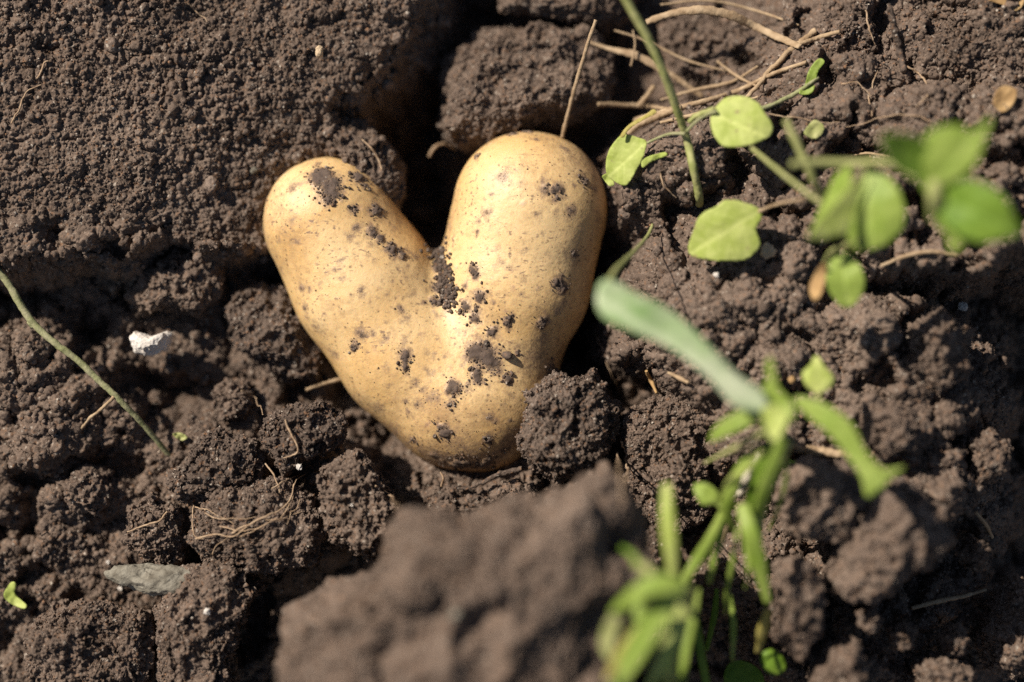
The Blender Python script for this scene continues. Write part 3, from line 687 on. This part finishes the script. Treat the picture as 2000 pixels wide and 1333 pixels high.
PB = [(495, 333, 9, M_STONE, "small grey pebble left of the potato's left lobe"), (1400, 537, 7, M_WHITE, "tiny white pebble below the pale leaf"),
      (235, 1150, 6, M_WHITE, "tiny cream pebble under the flat stone's left edge"), (212, 1098, 5, M_WHITE, "tiny cream pebble above the flat stone's left end"), (405, 1195, 8, M_WHITE, "pale chip on the tall clod at the bottom"),
      (687, 987, 5, M_WHITE, "shiny pale grain on the knobbly upright clod"), (585, 912, 7, M_WHITE, "white grain between the rounded clod and the root tangle"), (890, 1200, 13, M_STONE, "blurred tan pebble on the foreground mound"),
      (1500, 490, 17, M_SEED, "tan lump of stone right of the pale leaf"), (1880, 600, 13, M_WHITE, "blurred pale pebble in the right-hand shadow"), 
      (1545, 742, 9, M_DRYLEAF, "small orange chip beside the lime leaf")]
for k, (x, y, r, m, lab) in enumerate(PB):
    pl = [(x + r * math.cos(a) * random.uniform(.8, 1.2), y + r * math.sin(a) * random.uniform(.75, 1.15)) for a in np.linspace(0, 2 * math.pi, 8)[:-1]]
    # rest it on whatever is there
    u = UV(x, y, 0); best = -60
    for PP, _ in CL + [(P[gsel], None)]:
        hh_ = PP[:, 2]; s_ = D / (D - hh_)
        near = (np.abs(PP[:, 0] * s_ - u[0]) < 0.9) & (np.abs(PP[:, 1] * s_ - u[1]) < 0.9)
        if near.any(): best = max(best, hh_[near].max())
    stone("pebble", lab, "pebble", pl, best - r * MMPX * 0.15, r * MMPX * 0.7, 60 + k, m, 1.3, "pebbles scattered on the earth")

def surf(x, y, w=0.9):            # height of the earth seen at a photo pixel
    u = UV(x, y, 0); best = -60
    for PP, _ in CL + [(P[gsel], None)]:
        hh_ = PP[:, 2]; s_ = D / (D - hh_)
        near = (np.abs(PP[:, 0] * s_ - u[0]) < w) & (np.abs(PP[:, 1] * s_ - u[1]) < w)
        if near.any(): best = max(best, float(hh_[near].max()))
    return best

# grains on the clods too
r_ = np.random.default_rng(99); cc, cn = [], []
for PP, NN in CL:
    k = int(len(PP) * 0.05); s = r_.choice(len(PP), k); s = s[NN[s, 2] > -0.1]; cc.append(PP[s]); cn.append(NN[s])
cc = np.vstack(cc); cn = np.vstack(cn)
V, F = grains(cc, cn, np.minimum(np.exp(r_.normal(-1.65, 0.45, len(cc))), 0.9), 1, 77)
o = put("soil_grains", V, F, M_GRAIN, smooth=False); tag(o, "fine grains of earth clinging to the clods", "soil grains", None, "stuff")

# ------------------------------------------------------------------ plants
def follow(pts, lift=0.5): return [(x, y, surf(x, y) + lift) for x, y in pts]

# olive stem across the left
vr = root("fallen_stalk", UV(330, 890, surf(330, 885)), "thin olive-green stem lying diagonally over the left earth", "stem")
tube("stem", [(-30, 500, 2), (12, 548, 0), (60, 625, -1), (110, 672, -1), (150, 702, -2), (195, 745, -3), (235, 782, -4), (285, 835, -9), (335, 895, -16)], [1.25, 1.15, 1.05, 1.0, .95, .85, .8], M_VINE, vr, n=130, seg=12, rough=0.12)
tube("node", [(56, 628, -1), (66, 640, -1)], [0.7, 0.8, .5], M_VINE, vr, n=8)
tube("side_shoot", [(222, 772, -3), (195, 800, -5), (160, 838, -8), (125, 875, -10), (82, 890, -13)], [.55, .45, .35, .3], M_STRAW, vr, n=50, rough=0.2, wob=.8)

# tall stem, top centre
tw = root("tall_weed", UV(1362, 372, surf(1362, 372)), "tall green stem rising from the earth, with two pale leaves low down", "weed")
s0 = surf(1362, 375)
tube("stem", [(1195, -60, 36), (1222, 0, 33), (1262, 70, 29), (1295, 140, 24), (1322, 215, 17), (1342, 275, 11), (1353, 325, max(6, surf(1353, 325) + 2)), (1361, 362, s0 + 1.5), (1365, 385, s0 - 1), (1366, 398, s0 - 6)], [1.2, 1.2, 1.25, 1.2, 1.15, 1.2, 1.1, 1.2, 1.3], M_STEM, tw, n=110, seg=14, rough=0.07)
tube("petiole", [(1338, 262, 15), (1310, 262, 12), (1285, 270, 9), (1264, 280, 7)], [.45, .4, .4], M_VINE, tw, n=30)
leaf("leaf", [(1263, 278), (1250, 270), (1228, 264), (1210, 268), (1195, 285), (1186, 305), (1183, 330), (1188, 345), (1205, 358), (1222, 362), (1232, 352), (1245, 330), (1256, 308)], 6, M_LIME, tw, gx=.03, cup=-.6, fold=.6, mid=((1263, 279), (1195, 340)), spots=.15, seed=3)
leaf("curled_leaf", [(1211, 267), (1222, 250), (1240, 236), (1262, 224), (1276, 214), (1281, 222), (1262, 232), (1240, 245), (1225, 258), (1219, 268)], 8, M_YELLOW, tw, gx=.05, cup=.8, seed=4)
leaf("bract", [(1252, 318), (1262, 308), (1280, 302), (1298, 298), (1302, 304), (1288, 310), (1270, 318), (1256, 328)], 7, M_LIME, tw, cup=.6, seed=5)
leaf("bract", [(1176, 345), (1186, 340), (1196, 350), (1200, 362), (1190, 364), (1182, 355)], 4, M_LIME, tw, cup=.3, seed=6)
tube("petiole", [(1340, 258, 16), (1360, 238, 17), (1382, 224, 19), (1400, 218, 21)], [.5, .45, .5], M_VINE, tw, n=30)
leaf("leaf", [(1388, 228), (1400, 206), (1425, 190), (1458, 190), (1478, 200), (1490, 216), (1508, 244), (1506, 262), (1488, 275), (1470, 282), (1440, 288), (1412, 286), (1398, 270), (1388, 250)], 22, M_LIME, tw, gx=.02, gy=.03, cup=-1.5, fold=.8, mid=((1392, 224), (1500, 270)), spots=.22, seed=8)
tube("petiole", [(1345, 240, 15), (1358, 228, 16), (1378, 220, 18), (1395, 212, 20)], [.7, .9, .6], M_STEM, tw, n=24, rough=.2)

HS = 1.32
# pale leaf on a long stalk
w2 = root("spreading_weed", UV(1600, 392, 8), "blurred green weed with broad lobed leaves over the right-hand earth", "weed")
tube("stem", [(1535, 235, 36), (1560, 290, 35), (1588, 350, 33), (1608, 395, 26), (1600, 440, surf(1600, 440))], [1.0, 1.2, 1.2, 1.0, 1.0], M_STEM, w2, n=60)
tube("stem", [(1468, 290, 24), (1510, 325, 32), (1560, 365, 38), (1605, 398, 40)], [.55, .6, .7], M_STEM, w2, n=50)
tube("stem", [(1545, 322, 48), (1600, 318, 46), (1660, 320, 46), (1720, 318, 50), (1800, 330, 56)], [.9, 1.1, 1.0, .8], M_STEM, w2, n=50)
tube("petiole", [(1600, 388, 36), (1555, 392, 26), (1510, 402, 20), (1482, 414, 17)], [.4, .45, .5], M_STRAW, w2, n=30)
leaf("leaf", [(1484, 410), (1460, 398), (1420, 392), (1395, 405), (1368, 420), (1352, 455), (1343, 492), (1362, 504), (1400, 510), (1440, 510), (1468, 500), (1484, 478), (1476, 450), (1486, 430)], 17, M_LIME, w2, gx=.02, gy=-.02, cup=-1.5, fold=.7, mid=((1484, 412), (1350, 495)), spots=.1, seed=12, torn=.04)
leaf("leaf", [(1690, 330), (1720, 335), (1752, 365), (1768, 410), (1760, 450), (1725, 480), (1680, 492), (1660, 478), (1655, 440), (1668, 380)], 47, M_GREEN, w2, gx=.04, gy=-.02, cup=-2, fold=1.6, mid=((1690, 330), (1700, 490)), seed=13)
leaf("leaf", [(1692, 328), (1678, 345), (1650, 375), (1620, 410), (1595, 435), (1580, 462), (1600, 468), (1630, 462), (1652, 458), (1662, 430), (1680, 380)], 50, M_LIME, w2, gx=-.08, gy=.0, cup=1, seed=14)
leaf("leaf", [(1660, 325), (1630, 345), (1612, 385), (1592, 430), (1582, 462), (1600, 445), (1630, 405), (1660, 365)], 44, M_GREEN, w2, gx=.12, seed=15)
leaf("leaf", [(1812, 380), (1790, 350), (1750, 330), (1725, 290), (1722, 265), (1760, 262), (1800, 275), (1830, 310), (1838, 350)], 62, M_DEEP, w2, gx=-.03, gy=-.05, cup=1.2, fold=1.5, mid=((1820, 375), (1730, 270)), seed=16)
leaf("leaf", [(1820, 365), (1800, 320), (1800, 275), (1830, 250), (1870, 245), (1900, 258), (1935, 230), (1925, 270), (1905, 320), (1870, 350), (1840, 362)], 64, M_GREEN, w2, gx=.03, gy=-.02, cup=-1.2, fold=1.5, mid=((1822, 372), (1905, 262)), seed=17)
leaf("leaf", [(1815, 380), (1850, 352), (1900, 352), (1950, 375), (1975, 410), (1992, 455), (1950, 470), (1905, 472), (1865, 455), (1830, 420)], 63, M_DEEP, w2, gx=.05, gy=-.02, cup=-1.6, fold=1.8, mid=((1822, 378), (1985, 455)), seed=18)
leaf("leaf", [(1820, 380), (1850, 420), (1870, 455), (1880, 480), (1856, 492), (1848, 460), (1822, 430), (1810, 400)], 58, M_GREEN, w2, gx=-.05, cup=1, seed=19)
tube("petiole", [(1800, 330, 56), (1822, 350, 60), (1825, 385, 61), (1818, 430, 57)], [1.0, 1.6, 1.8, .8], M_STEM, w2, n=30)
tube("petiole", [(1745, 325, 52), (1780, 345, 57), (1822, 372, 60)], [.6, .6, .7], M_STEM, w2, n=20)
fb = UV(1866, 372, 67)
V, F = grains(np.array([fb]), np.array([[0, 0, 1.0]]), np.array([3.0]), 3, 4)
put("flower_bud", V, F, M_YELLOW, w2)
leaf("leaf", [(1640, 495), (1662, 498), (1682, 525), (1688, 560), (1672, 592), (1650, 602), (1630, 585), (1614, 555), (1616, 520)], 33, M_GREEN, w2, gx=.03, gy=-.02, cup=-1, fold=1.2, mid=((1640, 495), (1658, 600)), seed=20)
leaf("withered_leaf", [(1606, 516), (1614, 525), (1610, 555), (1600, 580), (1588, 586), (1580, 565), (1588, 540)], 30, M_DRYLEAF, w2, cup=2.0, gx=.15, seed=21)
tube("petiole", [(1680, 470, 46), (1650, 480, 38), (1622, 492, 33), (1608, 515, 30)], [.5, .6, .4], M_STEM, w2, n=20)

# broad grass blade and the tuft it grows from
gt = root("grass_tuft", UV(1470, 1090, surf(1470, 1090)), "tuft of bright green grass with one broad grey-green blade reaching left", "grass")
leaf("grass_blade", [(1168, 560), (1182, 545), (1215, 556), (1240, 572), (1300, 600), (1345, 635), (1400, 690), (1440, 730), (1490, 765), (1500, 800), (1470, 805), (1430, 790), (1380, 735), (1310, 680), (1240, 650), (1180, 622), (1165, 585)], 52, M_BLADE, gt, gx=-.02, gy=.03, cup=-.3, fold=-.5, mid=((1170, 585), (1490, 790)), wave=.6, seed=30, torn=.02)
tube("blade_tip", [(1186, 556, 44), (1205, 525, 34), (1235, 495, 22), (1262, 465, 12), (1275, 438, 4)], [.9, .7, .5, .4], M_STEM, gt, n=40, flat=.4)
leaf("grass_blade", [(1545, 780), (1580, 778), (1630, 800), (1665, 830), (1690, 880), (1725, 915), (1765, 912), (1740, 935), (1715, 962), (1692, 970), (1680, 930), (1650, 885), (1620, 850), (1580, 815)], 50, M_GREEN, gt, gx=.02, cup=-1, fold=1.5, mid=((1550, 790), (1710, 940)), seed=31)
leaf("leaf", [(1594, 695), (1612, 718), (1628, 738), (1618, 760), (1596, 768), (1575, 755), (1566, 730), (1580, 715)], 32, M_LIME, gt, gy=.03, cup=-1, fold=.6, mid=((1590, 768), (1596, 698)), seed=32)
tube("petiole", [(1594, 768, 32), (1600, 785, 40), (1570, 790, 46)], [.5, .5, .6], M_STEM, gt, n=16)
leaf("leaf", [(1490, 755), (1480, 790), (1500, 835), (1530, 840), (1552, 820), (1545, 785), (1520, 755), (1508, 700), (1495, 712), (1498, 740)], 50, M_GREEN, gt, cup=1.2, gx=.03, seed=33)
leaf("leaf", [(1495, 790), (1440, 805), (1400, 830), (1385, 862), (1410, 855), (1455, 835), (1500, 815)], 46, M_GREEN, gt, gx=.04, cup=-.8, seed=34)
leaf("leaf", [(1488, 800), (1515, 792), (1540, 806), (1532, 838), (1510, 862), (1492, 830)], 53, M_LIME, gt, cup=.5, gx=.05, seed=44, torn=.08)
tube("stem", [(1525, 825, 50), (1480, 850, 44), (1430, 878, 36), (1375, 905, 24)], [1.0, 1.0, .8, .4], M_STEM, gt, n=40)
for k, (pts, w_, m_, n_) in enumerate([
        ([(1302, 945, 50), (1303, 1000, 52), (1308, 1060, 52), (1314, 1125, 50)], [1.4, 2.3, 2.6, 1.3], M_LIME, "grass_blade"),
        ([(1412, 1000, 30), (1388, 1050, 34), (1360, 1095, 38), (1332, 1140, 38)], [1.3, 1.8, 1.8, 1.3], M_GREEN, "grass_blade"),
        ([(1415, 1000, 30), (1405, 1060, 32), (1390, 1110, 32), (1385, 1140, 30)], [1.0, 1.3, 1.2, .8], M_GREEN, "grass_blade"),
        ([(1450, 985, 38), (1465, 1040, 40), (1482, 1100, 38), (1500, 1180, 34)], [2.2, 3.0, 2.6, 1.2], M_GREEN, "grass_blade"),
        ([(1470, 1000, 36), (1478, 1050, 38), (1470, 1090, 38)], [1.5, 2.0, 1.2], M_LIME, "grass_blade"),
        ([(1530, 850, 46), (1510, 910, 44), (1490, 970, 40), (1475, 1030, 34)], [1.4, 2.6, 2.6, 1.5], M_GREEN, "grass_blade"),
        ([(1475, 870, 40), (1440, 930, 38), (1420, 985, 34), (1430, 1040, 28)], [.9, 2.0, 2.0, 1.2], M_GREEN, "grass_blade"),
        ([(1500, 870, 40), (1475, 950, 36), (1462, 1020, 30), (1455, 1080, 20)], [1.8, 3.0, 2.5, 1.2], M_DEEP, "grass_blade"),
        ([(1545, 860, 42), (1500, 960, 34), (1480, 1050, 26)], [1.0, 1.6, 1.0], M_STEM, "grass_blade"),
        ([(1255, 1130, 58), (1248, 1190, 60), (1238, 1250, 60), (1222, 1330, 58)], [.6, 1.5, 1.6, .8], M_GREEN, "grass_blade"),
        ([(1365, 1150, 40), (1352, 1215, 44), (1338, 1280, 46), (1330, 1350, 46)], [.5, 1.3, 1.4, .8], M_GREEN, "grass_blade"),
        ([(1300, 1170, 55), (1310, 1240, 58), (1312, 1300, 58), (1305, 1360, 56)], [.6, 1.6, 1.6, .8], M_LIME, "grass_blade"),
        ([(1425, 1160, 26), (1432, 1220, 26), (1430, 1290, 24)], [.5, 1.1, .5], M_GREEN, "grass_blade"),
        ([(1440, 1030, 34), (1432, 1090, 34), (1420, 1150, 30), (1415, 1200, 24)], [.5, .9, .8, .4], M_GREEN, "grass_blade"),
        ([(1490, 880, 44), (1460, 915, 42), (1425, 940, 38), (1400, 990, 30)], [.5, 1.2, 1.1, .5], M_LIME, "grass_blade"),
        ([(1455, 1060, 36), (1462, 1110, 36), (1455, 1150, 32)], [.5, .9, .4], M_GREEN, "grass_blade"),
        ([(1530, 870, 40), (1535, 930, 36), (1520, 990, 30), (1500, 1040, 22)], [.5, .9, .8, .4], M_GREEN, "grass_blade"),
        ([(1500, 1190, 30), (1490, 1230, 28), (1480, 1275, 24)], [1.2, 2.2, 1.0], M_YELLOW, "seed_pod"),
        ([(1400, 1150, 14), (1395, 1200, 14), (1380, 1270, 12)], [.8, 1.2, .8], M_DEEP, "grass_blade"),
        ([(1340, 1150, 26), (1360, 1230, 22), (1380, 1340, 18)], [1.0, 1.8, 1.4], M_DEEP, "grass_blade")]):
    tube(n_, pts, [q * .8 for q in w_], m_, gt, n=36, flat=.22, rough=.06, seed=k, flatdir=(.2 * (k % 3 - 1), .1, 1))
leaf("leaf", [(1408, 995), (1395, 985), (1372, 985), (1355, 960), (1358, 945), (1380, 945), (1402, 962), (1414, 985)], 32, M_GREEN, gt, cup=-.7, fold=.8, mid=((1410, 992), (1360, 952)), seed=36)
leaf("leaf", [(1485, 1280), (1505, 1268), (1530, 1285), (1532, 1310), (1510, 1318), (1490, 1305)], 22, M_DEEP, gt, cup=-.7, seed=37)
leaf("leaf", [(1420, 1300), (1450, 1290), (1485, 1310), (1490, 1345), (1440, 1360), (1415, 1335)], 12, M_DEEP, gt, cup=-.7, seed=38)
leaf("leaf", [(1540, 900), (1560, 905), (1580, 920), (1590, 930), (1575, 935), (1552, 925)], 16, M_GREEN, gt, seed=39)

bt = root("leafy_seedling", UV(1280, 1230, 10), "strongly blurred leafy seedling at the bottom edge, right of the mound", "weed")
leaf("leaf", [(1340, 1145), (1325, 1180), (1295, 1225), (1262, 1280), (1225, 1330), (1195, 1350), (1200, 1310), (1225, 1255), (1262, 1195), (1300, 1155)], 66, M_GREEN, bt, gx=.03, cup=-2, fold=1.5, mid=((1335, 1150), (1205, 1345)), seed=50, torn=.05)
leaf("leaf", [(1340, 1140), (1300, 1120), (1260, 1130), (1225, 1155), (1190, 1195), (1220, 1190), (1270, 1165), (1320, 1158)], 70, M_GREEN, bt, gx=.05, cup=-2, seed=51, torn=.05)
leaf("leaf", [(1335, 1165), (1345, 1200), (1335, 1250), (1310, 1300), (1270, 1345), (1262, 1345), (1285, 1280), (1305, 1220)], 60, M_LIME, bt, gx=-.03, cup=-1, fold=1, mid=((1335, 1170), (1265, 1345)), seed=52)
leaf("leaf", [(1205, 1185), (1180, 1220), (1172, 1260), (1190, 1290), (1200, 1250), (1212, 1215)], 62, M_STEM, bt, cup=1.0, seed=53)
leaf("leaf", [(1260, 1215), (1235, 1230), (1200, 1275), (1180, 1330), (1205, 1310), (1240, 1265)], 63, M_YELLOW, bt, cup=1.0, seed=54)
tube("stem", [(1340, 1150, 62), (1345, 1180, 50), (1340, 1240, 20), (1345, 1290, -5)], [1.3, 1.3, 1.2, 1.2], M_STEM, bt, n=36)
tube("stem", [(1250, 1110, 64), (1235, 1085, 62), (1215, 1070, 60)], [1.2, .9, .6], M_DEEP, bt, n=16)
tube("stem", [(1345, 1155, 62), (1300, 1150, 66), (1265, 1115, 66), (1250, 1105, 64)], [1.6, 1.8, 1.4, 1.2], M_STEM, bt, n=30)

HS = 1.0
# dry stalks, top right
def stick(label, pts, rad, mat=M_STRAW, name="dry_stalk", cat="dry stalk", **k):
    if not k.pop('free', False): pts = [(x, y, max(h, surf(x, y) + .5)) for x, y, h in pts]
    o = tube(name, pts, [q * .72 for q in rad], mat, n=90, seg=10, rough=k.pop('rough', .16), **k); tag(o, label, cat, "dry stalks and roots on the earth"); return o
stick("thick tan stalk arching across the top edge", [(1262, 44, -14), (1310, 28, -11), (1370, 20, -9), (1430, 32, -10), (1480, 55, -13), (1530, 78, -17), (1562, 92, -20)], [1.2, 1.6, 1.9, 2.0, 1.7, 1.5, 1.2], flat=.5, seed=1)
stick("pale splayed stalk running behind the tall green stem", [(1148, 82, -26), (1190, 96, -24), (1240, 108, -22), (1290, 135, -22), (1330, 160, -23), (1372, 190, -26)], [.5, 1.0, 1.7, 1.6, 1.2, 1.0], flat=.5, seed=2)
stick("reddish stalk rising from behind the right lobe, thin and straight", [(1164, 40, -2), (1150, 80, -4), (1135, 130, -7), (1118, 190, -11), (1098, 268, -17)], [.75, .8, .85, .9], seed=3, free=True)
stick("knotty brown twig slanting below the arching stalk", [(1592, 62, -14), (1562, 84, -15), (1530, 112, -16), (1500, 145, -18), (1458, 192, -20)], [1.3, 1.4, 1.2, 1.0, .9], seed=4, wob=1.2)
stick("long brown stalk from the dark gap toward the knotty twig", [(1240, 236, -24), (1300, 218, -22), (1370, 200, -20), (1440, 178, -19), (1510, 145, -18), (1575, 122, -17)], [1.2, 1.3, 1.2, 1.0, .9, .8], seed=5)
stick("short stalk lying level in the dark gap", [(1168, 204, -28), (1215, 206, -27), (1262, 208, -27), (1310, 215, -27)], [1.0, 1.0, .9, .8], seed=6)
stick("short stub crossing the level stalk", [(1246, 208, -26), (1262, 190, -25), (1278, 168, -24)], [1.1, 1.1, 1.0], seed=7)
stick("broad brown stalk half buried behind the curled yellow leaf", [(1225, 262, -14), (1255, 240, -13), (1300, 222, -12), (1330, 210, -12)], [1.2, 1.6, 1.4, 1.1], seed=8)
stick("grey twig leading to the small green leaf", [(1470, 218, 2), (1510, 205, 3), (1550, 185, 4), (1580, 165, 4), (1598, 152, 4)], [.9, 1.0, .8, .6], M_VINE, seed=9)
stick("curved grey-brown twig standing beside the potato's right edge", [(1222, 395, -8), (1245, 375, -5), (1258, 350, -2), (1263, 326, 1)], [1.1, 1.2, 1.1, .9], seed=10, free=True)
stick("upright dark woody stub by the top edge", [(1735, 8, 6), (1742, 35, 5), (1750, 70, 3), (1758, 110, 1), (1765, 140, -2)], [.9, 1.3, 1.5, 1.4], M_DARK, rough=.3, seed=11)
stick("blurred pale root hanging in the dark top gap", [(848, -10, -45), (842, 25, -48), (810, 75, -54), (785, 115, -60), (755, 160, -66)], [.9, 1.0, .9, .8, .7], M_ROOT, seed=12, free=True)
stick("short brown twig poking from under the potato's left edge", [(598, 762, -22), (625, 752, -22), (655, 744, -23), (690, 733, -25)], [.7, .85, .85, .8], seed=13, free=True)
stick("fine bent root on the clod behind the left lobe", [(706, 272, -18), (725, 290, -17), (738, 310, -16), (746, 332, -15)], [.25, .45, .4, .35], M_ROOT, seed=14)
stick("curled pale root in the gap between the lobes", [(838, 306, -34), (850, 288, -33), (868, 282, -34), (890, 292, -38)], [.6, .7, .6, .5], M_ROOT, seed=15, free=True)
stick("dark woody root under the potato's tip", [(1020, 915, -4), (985, 925, -4), (950, 942, -5), (915, 952, -7), (890, 955, -9)], [.9, 1.1, 1.0, .7, .4], M_DARK, rough=.3, wob=1.0, seed=16)
stick("small pale rootlet standing at the potato's lower tip", [(860, 922, -4), (866, 935, -4), (862, 950, -6)], [.4, .5, .6], M_ROOT, seed=17, free=True)
stick("rusty splinter in the gap below the broad blade", [(1262, 725, -6), (1272, 745, -7), (1282, 768, -8)], [.6, .9, .5], M_DRYLEAF, seed=18)
stick("tan splinter beside the rusty one", [(1304, 728, -4), (1325, 738, -4), (1345, 748, -5)], [.6, 1.0, .6], M_STRAW, seed=19)
stick("blurred thick tan stalk lying behind the grass tuft", [(1535, 872, 10), (1580, 880, 10), (1640, 888, 8), (1690, 895, 4)], [1.6, 2.2, 1.8, 1.4], M_STRAW, seed=20)
stick("bleached stick standing in the grass tuft", [(1482, 888, 26), (1470, 910, 27), (1455, 940, 26), (1444, 966, 22)], [1.2, 1.7, 1.6, 1.2], M_PALE, rough=.3, seed=21, free=True)
stick("blurred brown twig in the lower right shadow", [(1780, 1188, 2), (1830, 1175, 2), (1880, 1165, 2), (1925, 1152, 0)], [.8, 1.0, .9, .6], seed=22)
stick("blurred short straw slanting at the right edge", [(1905, 1000, -4), (1925, 1025, -4), (1938, 1050, -4)], [.5, .9, .6], seed=23)
stick("blurred buried twig right of the lime weed", [(1720, 520, 12), (1770, 500, 13), (1820, 492, 12), (1870, 500, 10)], [.7, .9, .8, .5], seed=24)
stick("short stub of straw hanging below the grass tuft", [(1425, 1012, 20), (1418, 1035, 19), (1412, 1058, 17)], [.7, .9, .7], seed=25)

stick("thin straw lying parallel above the arching stalk", [(1290, 10, -20), (1380, 2, -20), (1470, 20, -20), (1560, 50, -20)], [.4, .6, .6, .4], seed=31)
stick("straw crossing behind the tall stem, sloping down to the right", [(1200, 60, -22), (1260, 80, -22), (1340, 118, -22), (1420, 140, -22)], [.4, .6, .6, .3], seed=32)
stick("pale straw lying just above the long brown stalk", [(1290, 196, -20), (1360, 176, -20), (1430, 160, -19), (1480, 130, -19)], [.5, .8, .7, .4], seed=33)
stick("dark straw lying below the long brown stalk", [(1290, 240, -16), (1350, 226, -16), (1420, 208, -14), (1480, 190, -12)], [.6, .8, .7, .5], seed=34)
stick("broken straw end under the knotty twig", [(1400, 120, -20), (1440, 150, -20), (1480, 170, -20)], [.5, .7, .4], seed=35)
stick("short straw on the right of the knotty twig's top", [(1560, 88, -14), (1600, 74, -12), (1640, 62, -10)], [.9, 1.1, .7], seed=36)
stick("thin straw pointing up between the splayed stalk and the green stem", [(1232, 130, -20), (1240, 90, -20), (1236, 60, -22)], [.4, .4, .2], seed=37)
stick("straw half buried in the right-hand earth below the rootlets", [(1640, 310, 3), (1690, 300, 4), (1735, 306, 4)], [.3, .5, .3], seed=38)
# rootlets
def rootlet(label, ctrl, rad=.22, lift=.35, wob=1.0, seed=0, mat=M_ROOT):
    o = tube("rootlet", follow(ctrl, lift), [rad, rad, rad * .8, rad * .5], mat, n=70, seg=6, rough=.15, wob=wob, seed=seed)
    tag(o, label, "rootlet", "thin rootlets trailing over the earth")
rt = root("root_tangle", UV(500, 1040, surf(500, 1040)), "tangle of fine pale roots lying on the broad clod", "roots", "thin rootlets trailing over the earth")
TG = [[(380, 988), (410, 1000), (450, 1020), (458, 1040)], [(380, 988), (376, 1020), (385, 1050), (400, 1052)], [(385, 1052), (420, 1045), (455, 1045), (500, 1020), (540, 1012)], [(455, 1042), (480, 1025), (520, 1008), (560, 985), (575, 945), (600, 925)],
      [(575, 945), (572, 985), (560, 1025)], [(548, 1010), (570, 975), (590, 950), (598, 930)], [(530, 955), (555, 940), (585, 930)], [(415, 1085), (425, 1065), (445, 1052)], [(430, 1030), (470, 1038), (510, 1030), (545, 1015)],
      [(545, 1018), (570, 1005), (590, 1000)], [(400, 1003), (430, 1012), (470, 1015), (500, 1012)], [(560, 1000), (580, 995), (585, 975)], [(470, 1050), (500, 1035), (530, 1020), (560, 1012)]]
for k, c_ in enumerate(TG):
    c_ = [(x, y, surf(x, y) + .6) for x, y in c_]
    tube("root_strand", c_, [.34, .28, .22, .12] if k in (3, 2) else [.2, .17, .13, .08], M_ROOT, rt, n=50, seg=6, rough=.15, wob=.9, seed=k)
RL = [([(360, 0), (385, 25), (405, 45)], "white rootlets at the top edge of the left slab"), ([(25, 240), (40, 205), (55, 180), (80, 168)], "pale rootlet near the left edge of the upper slab"),
      ([(75, 155), (85, 125), (100, 120)], "short hairlike root above the pale left rootlet"), ([(1820, 240), (1790, 228), (1740, 225), (1690, 240), (1650, 250)], "long thin rootlet on the earth above the blurred weed"),
      ([(1700, 225), (1698, 190), (1705, 160), (1715, 140)], "rootlet hanging in the hollow of the top right clod"), ([(1770, 130), (1800, 150), (1810, 190), (1790, 210)], "curved rootlet on the right of the hollow clod"),
      ([(1640, 165), (1660, 160), (1680, 170), (1700, 190)], "small rootlet left of the hollow"), ([(1205, 880), (1208, 920), (1212, 960), (1215, 990)], "hair root between the two clods right of the potato's tip"),
      ([(1215, 860), (1225, 910), (1218, 960)], "hair root on the left face of the rooty clod"), ([(1145, 620), (1170, 670), (1195, 730), (1210, 770)], "faint hair root in the dark gap right of the potato"),
      ([(520, 905), (535, 930), (545, 960)], "rootlet below the rounded dark clod"), ([(330, 1000), (300, 1020), (250, 1040)], "short root left of the root tangle"),
      ([(1500, 225), (1560, 232), (1600, 240), (1640, 238)], "fine straw root beyond the pale leaf with a shadow"), ([(1290, 340), (1300, 365), (1320, 385)], "white hair root beside the tall stem's foot"),
      ([(560, 820), (580, 880), (555, 895)], "rootlet over the rounded clod left of the potato's tip"), ([(470, 765), (500, 780), (515, 810)], "rootlet round the small round clod"), ([(735, 950), (760, 965), (775, 990)], "hair root at the right of the upright clod"),
      ([(1690, 20), (1700, 60), (1710, 90)], "thin root near the woody stub")]
for k, (c_, lab) in enumerate(RL): rootlet(lab, c_, .2 + .06 * (k % 3), seed=100 + k)

# loose leaves
def loose(label, outline, h, mat, name="fallen_leaf", **k):
    o = leaf(name, outline, h, mat, **k); tag(o, label, "leaf", "loose leaves on the earth")
loose("torn bright green leaf scrap near the left edge", [(8, 1160), (22, 1138), (32, 1142), (30, 1160), (42, 1172), (52, 1182), (45, 1188), (20, 1178)], surf(30, 1165) + 1.2, M_LIME, cup=.4, seed=70, torn=.1)
loose("small green leaf at the end of the grey twig", [(1600, 115), (1610, 122), (1598, 140), (1592, 168), (1585, 182), (1570, 186), (1560, 182), (1572, 165), (1578, 142), (1588, 125)], 5, M_GREEN, fold=.6, mid=((1604, 118), (1565, 184)), seed=71)
loose("dry tan leaf piece near the right edge", [(1940, 205), (1945, 180), (1962, 168), (1985, 178), (1978, 205), (1958, 220)], surf(1960, 195) + 1.5, M_DRYLEAF, cup=.8, seed=72)
loose("orange-brown dry leaf at the top right edge", [(1930, 0), (1945, -20), (1990, -20), (2000, 5), (1985, 22), (1968, 15), (1950, 8)], 9, M_DRYLEAF, cup=.8, seed=73)
loose("faded green leaf half buried right of the tall stem", [(1575, 250), (1590, 235), (1608, 245), (1606, 262), (1590, 272), (1570, 262)], surf(1590, 252) + .8, M_STEM, cup=.3, seed=74)
loose("small green-white sprout where the olive stem ends", [(338, 848), (350, 845), (362, 850), (366, 856), (356, 861), (344, 856)], surf(345, 855) + 1.0, M_STEM, cup=.5, seed=75)
for k_ in list(bpy.data.objects):
    if '_o' in k_: del k_['_o']
print("objects", len(bpy.data.objects))
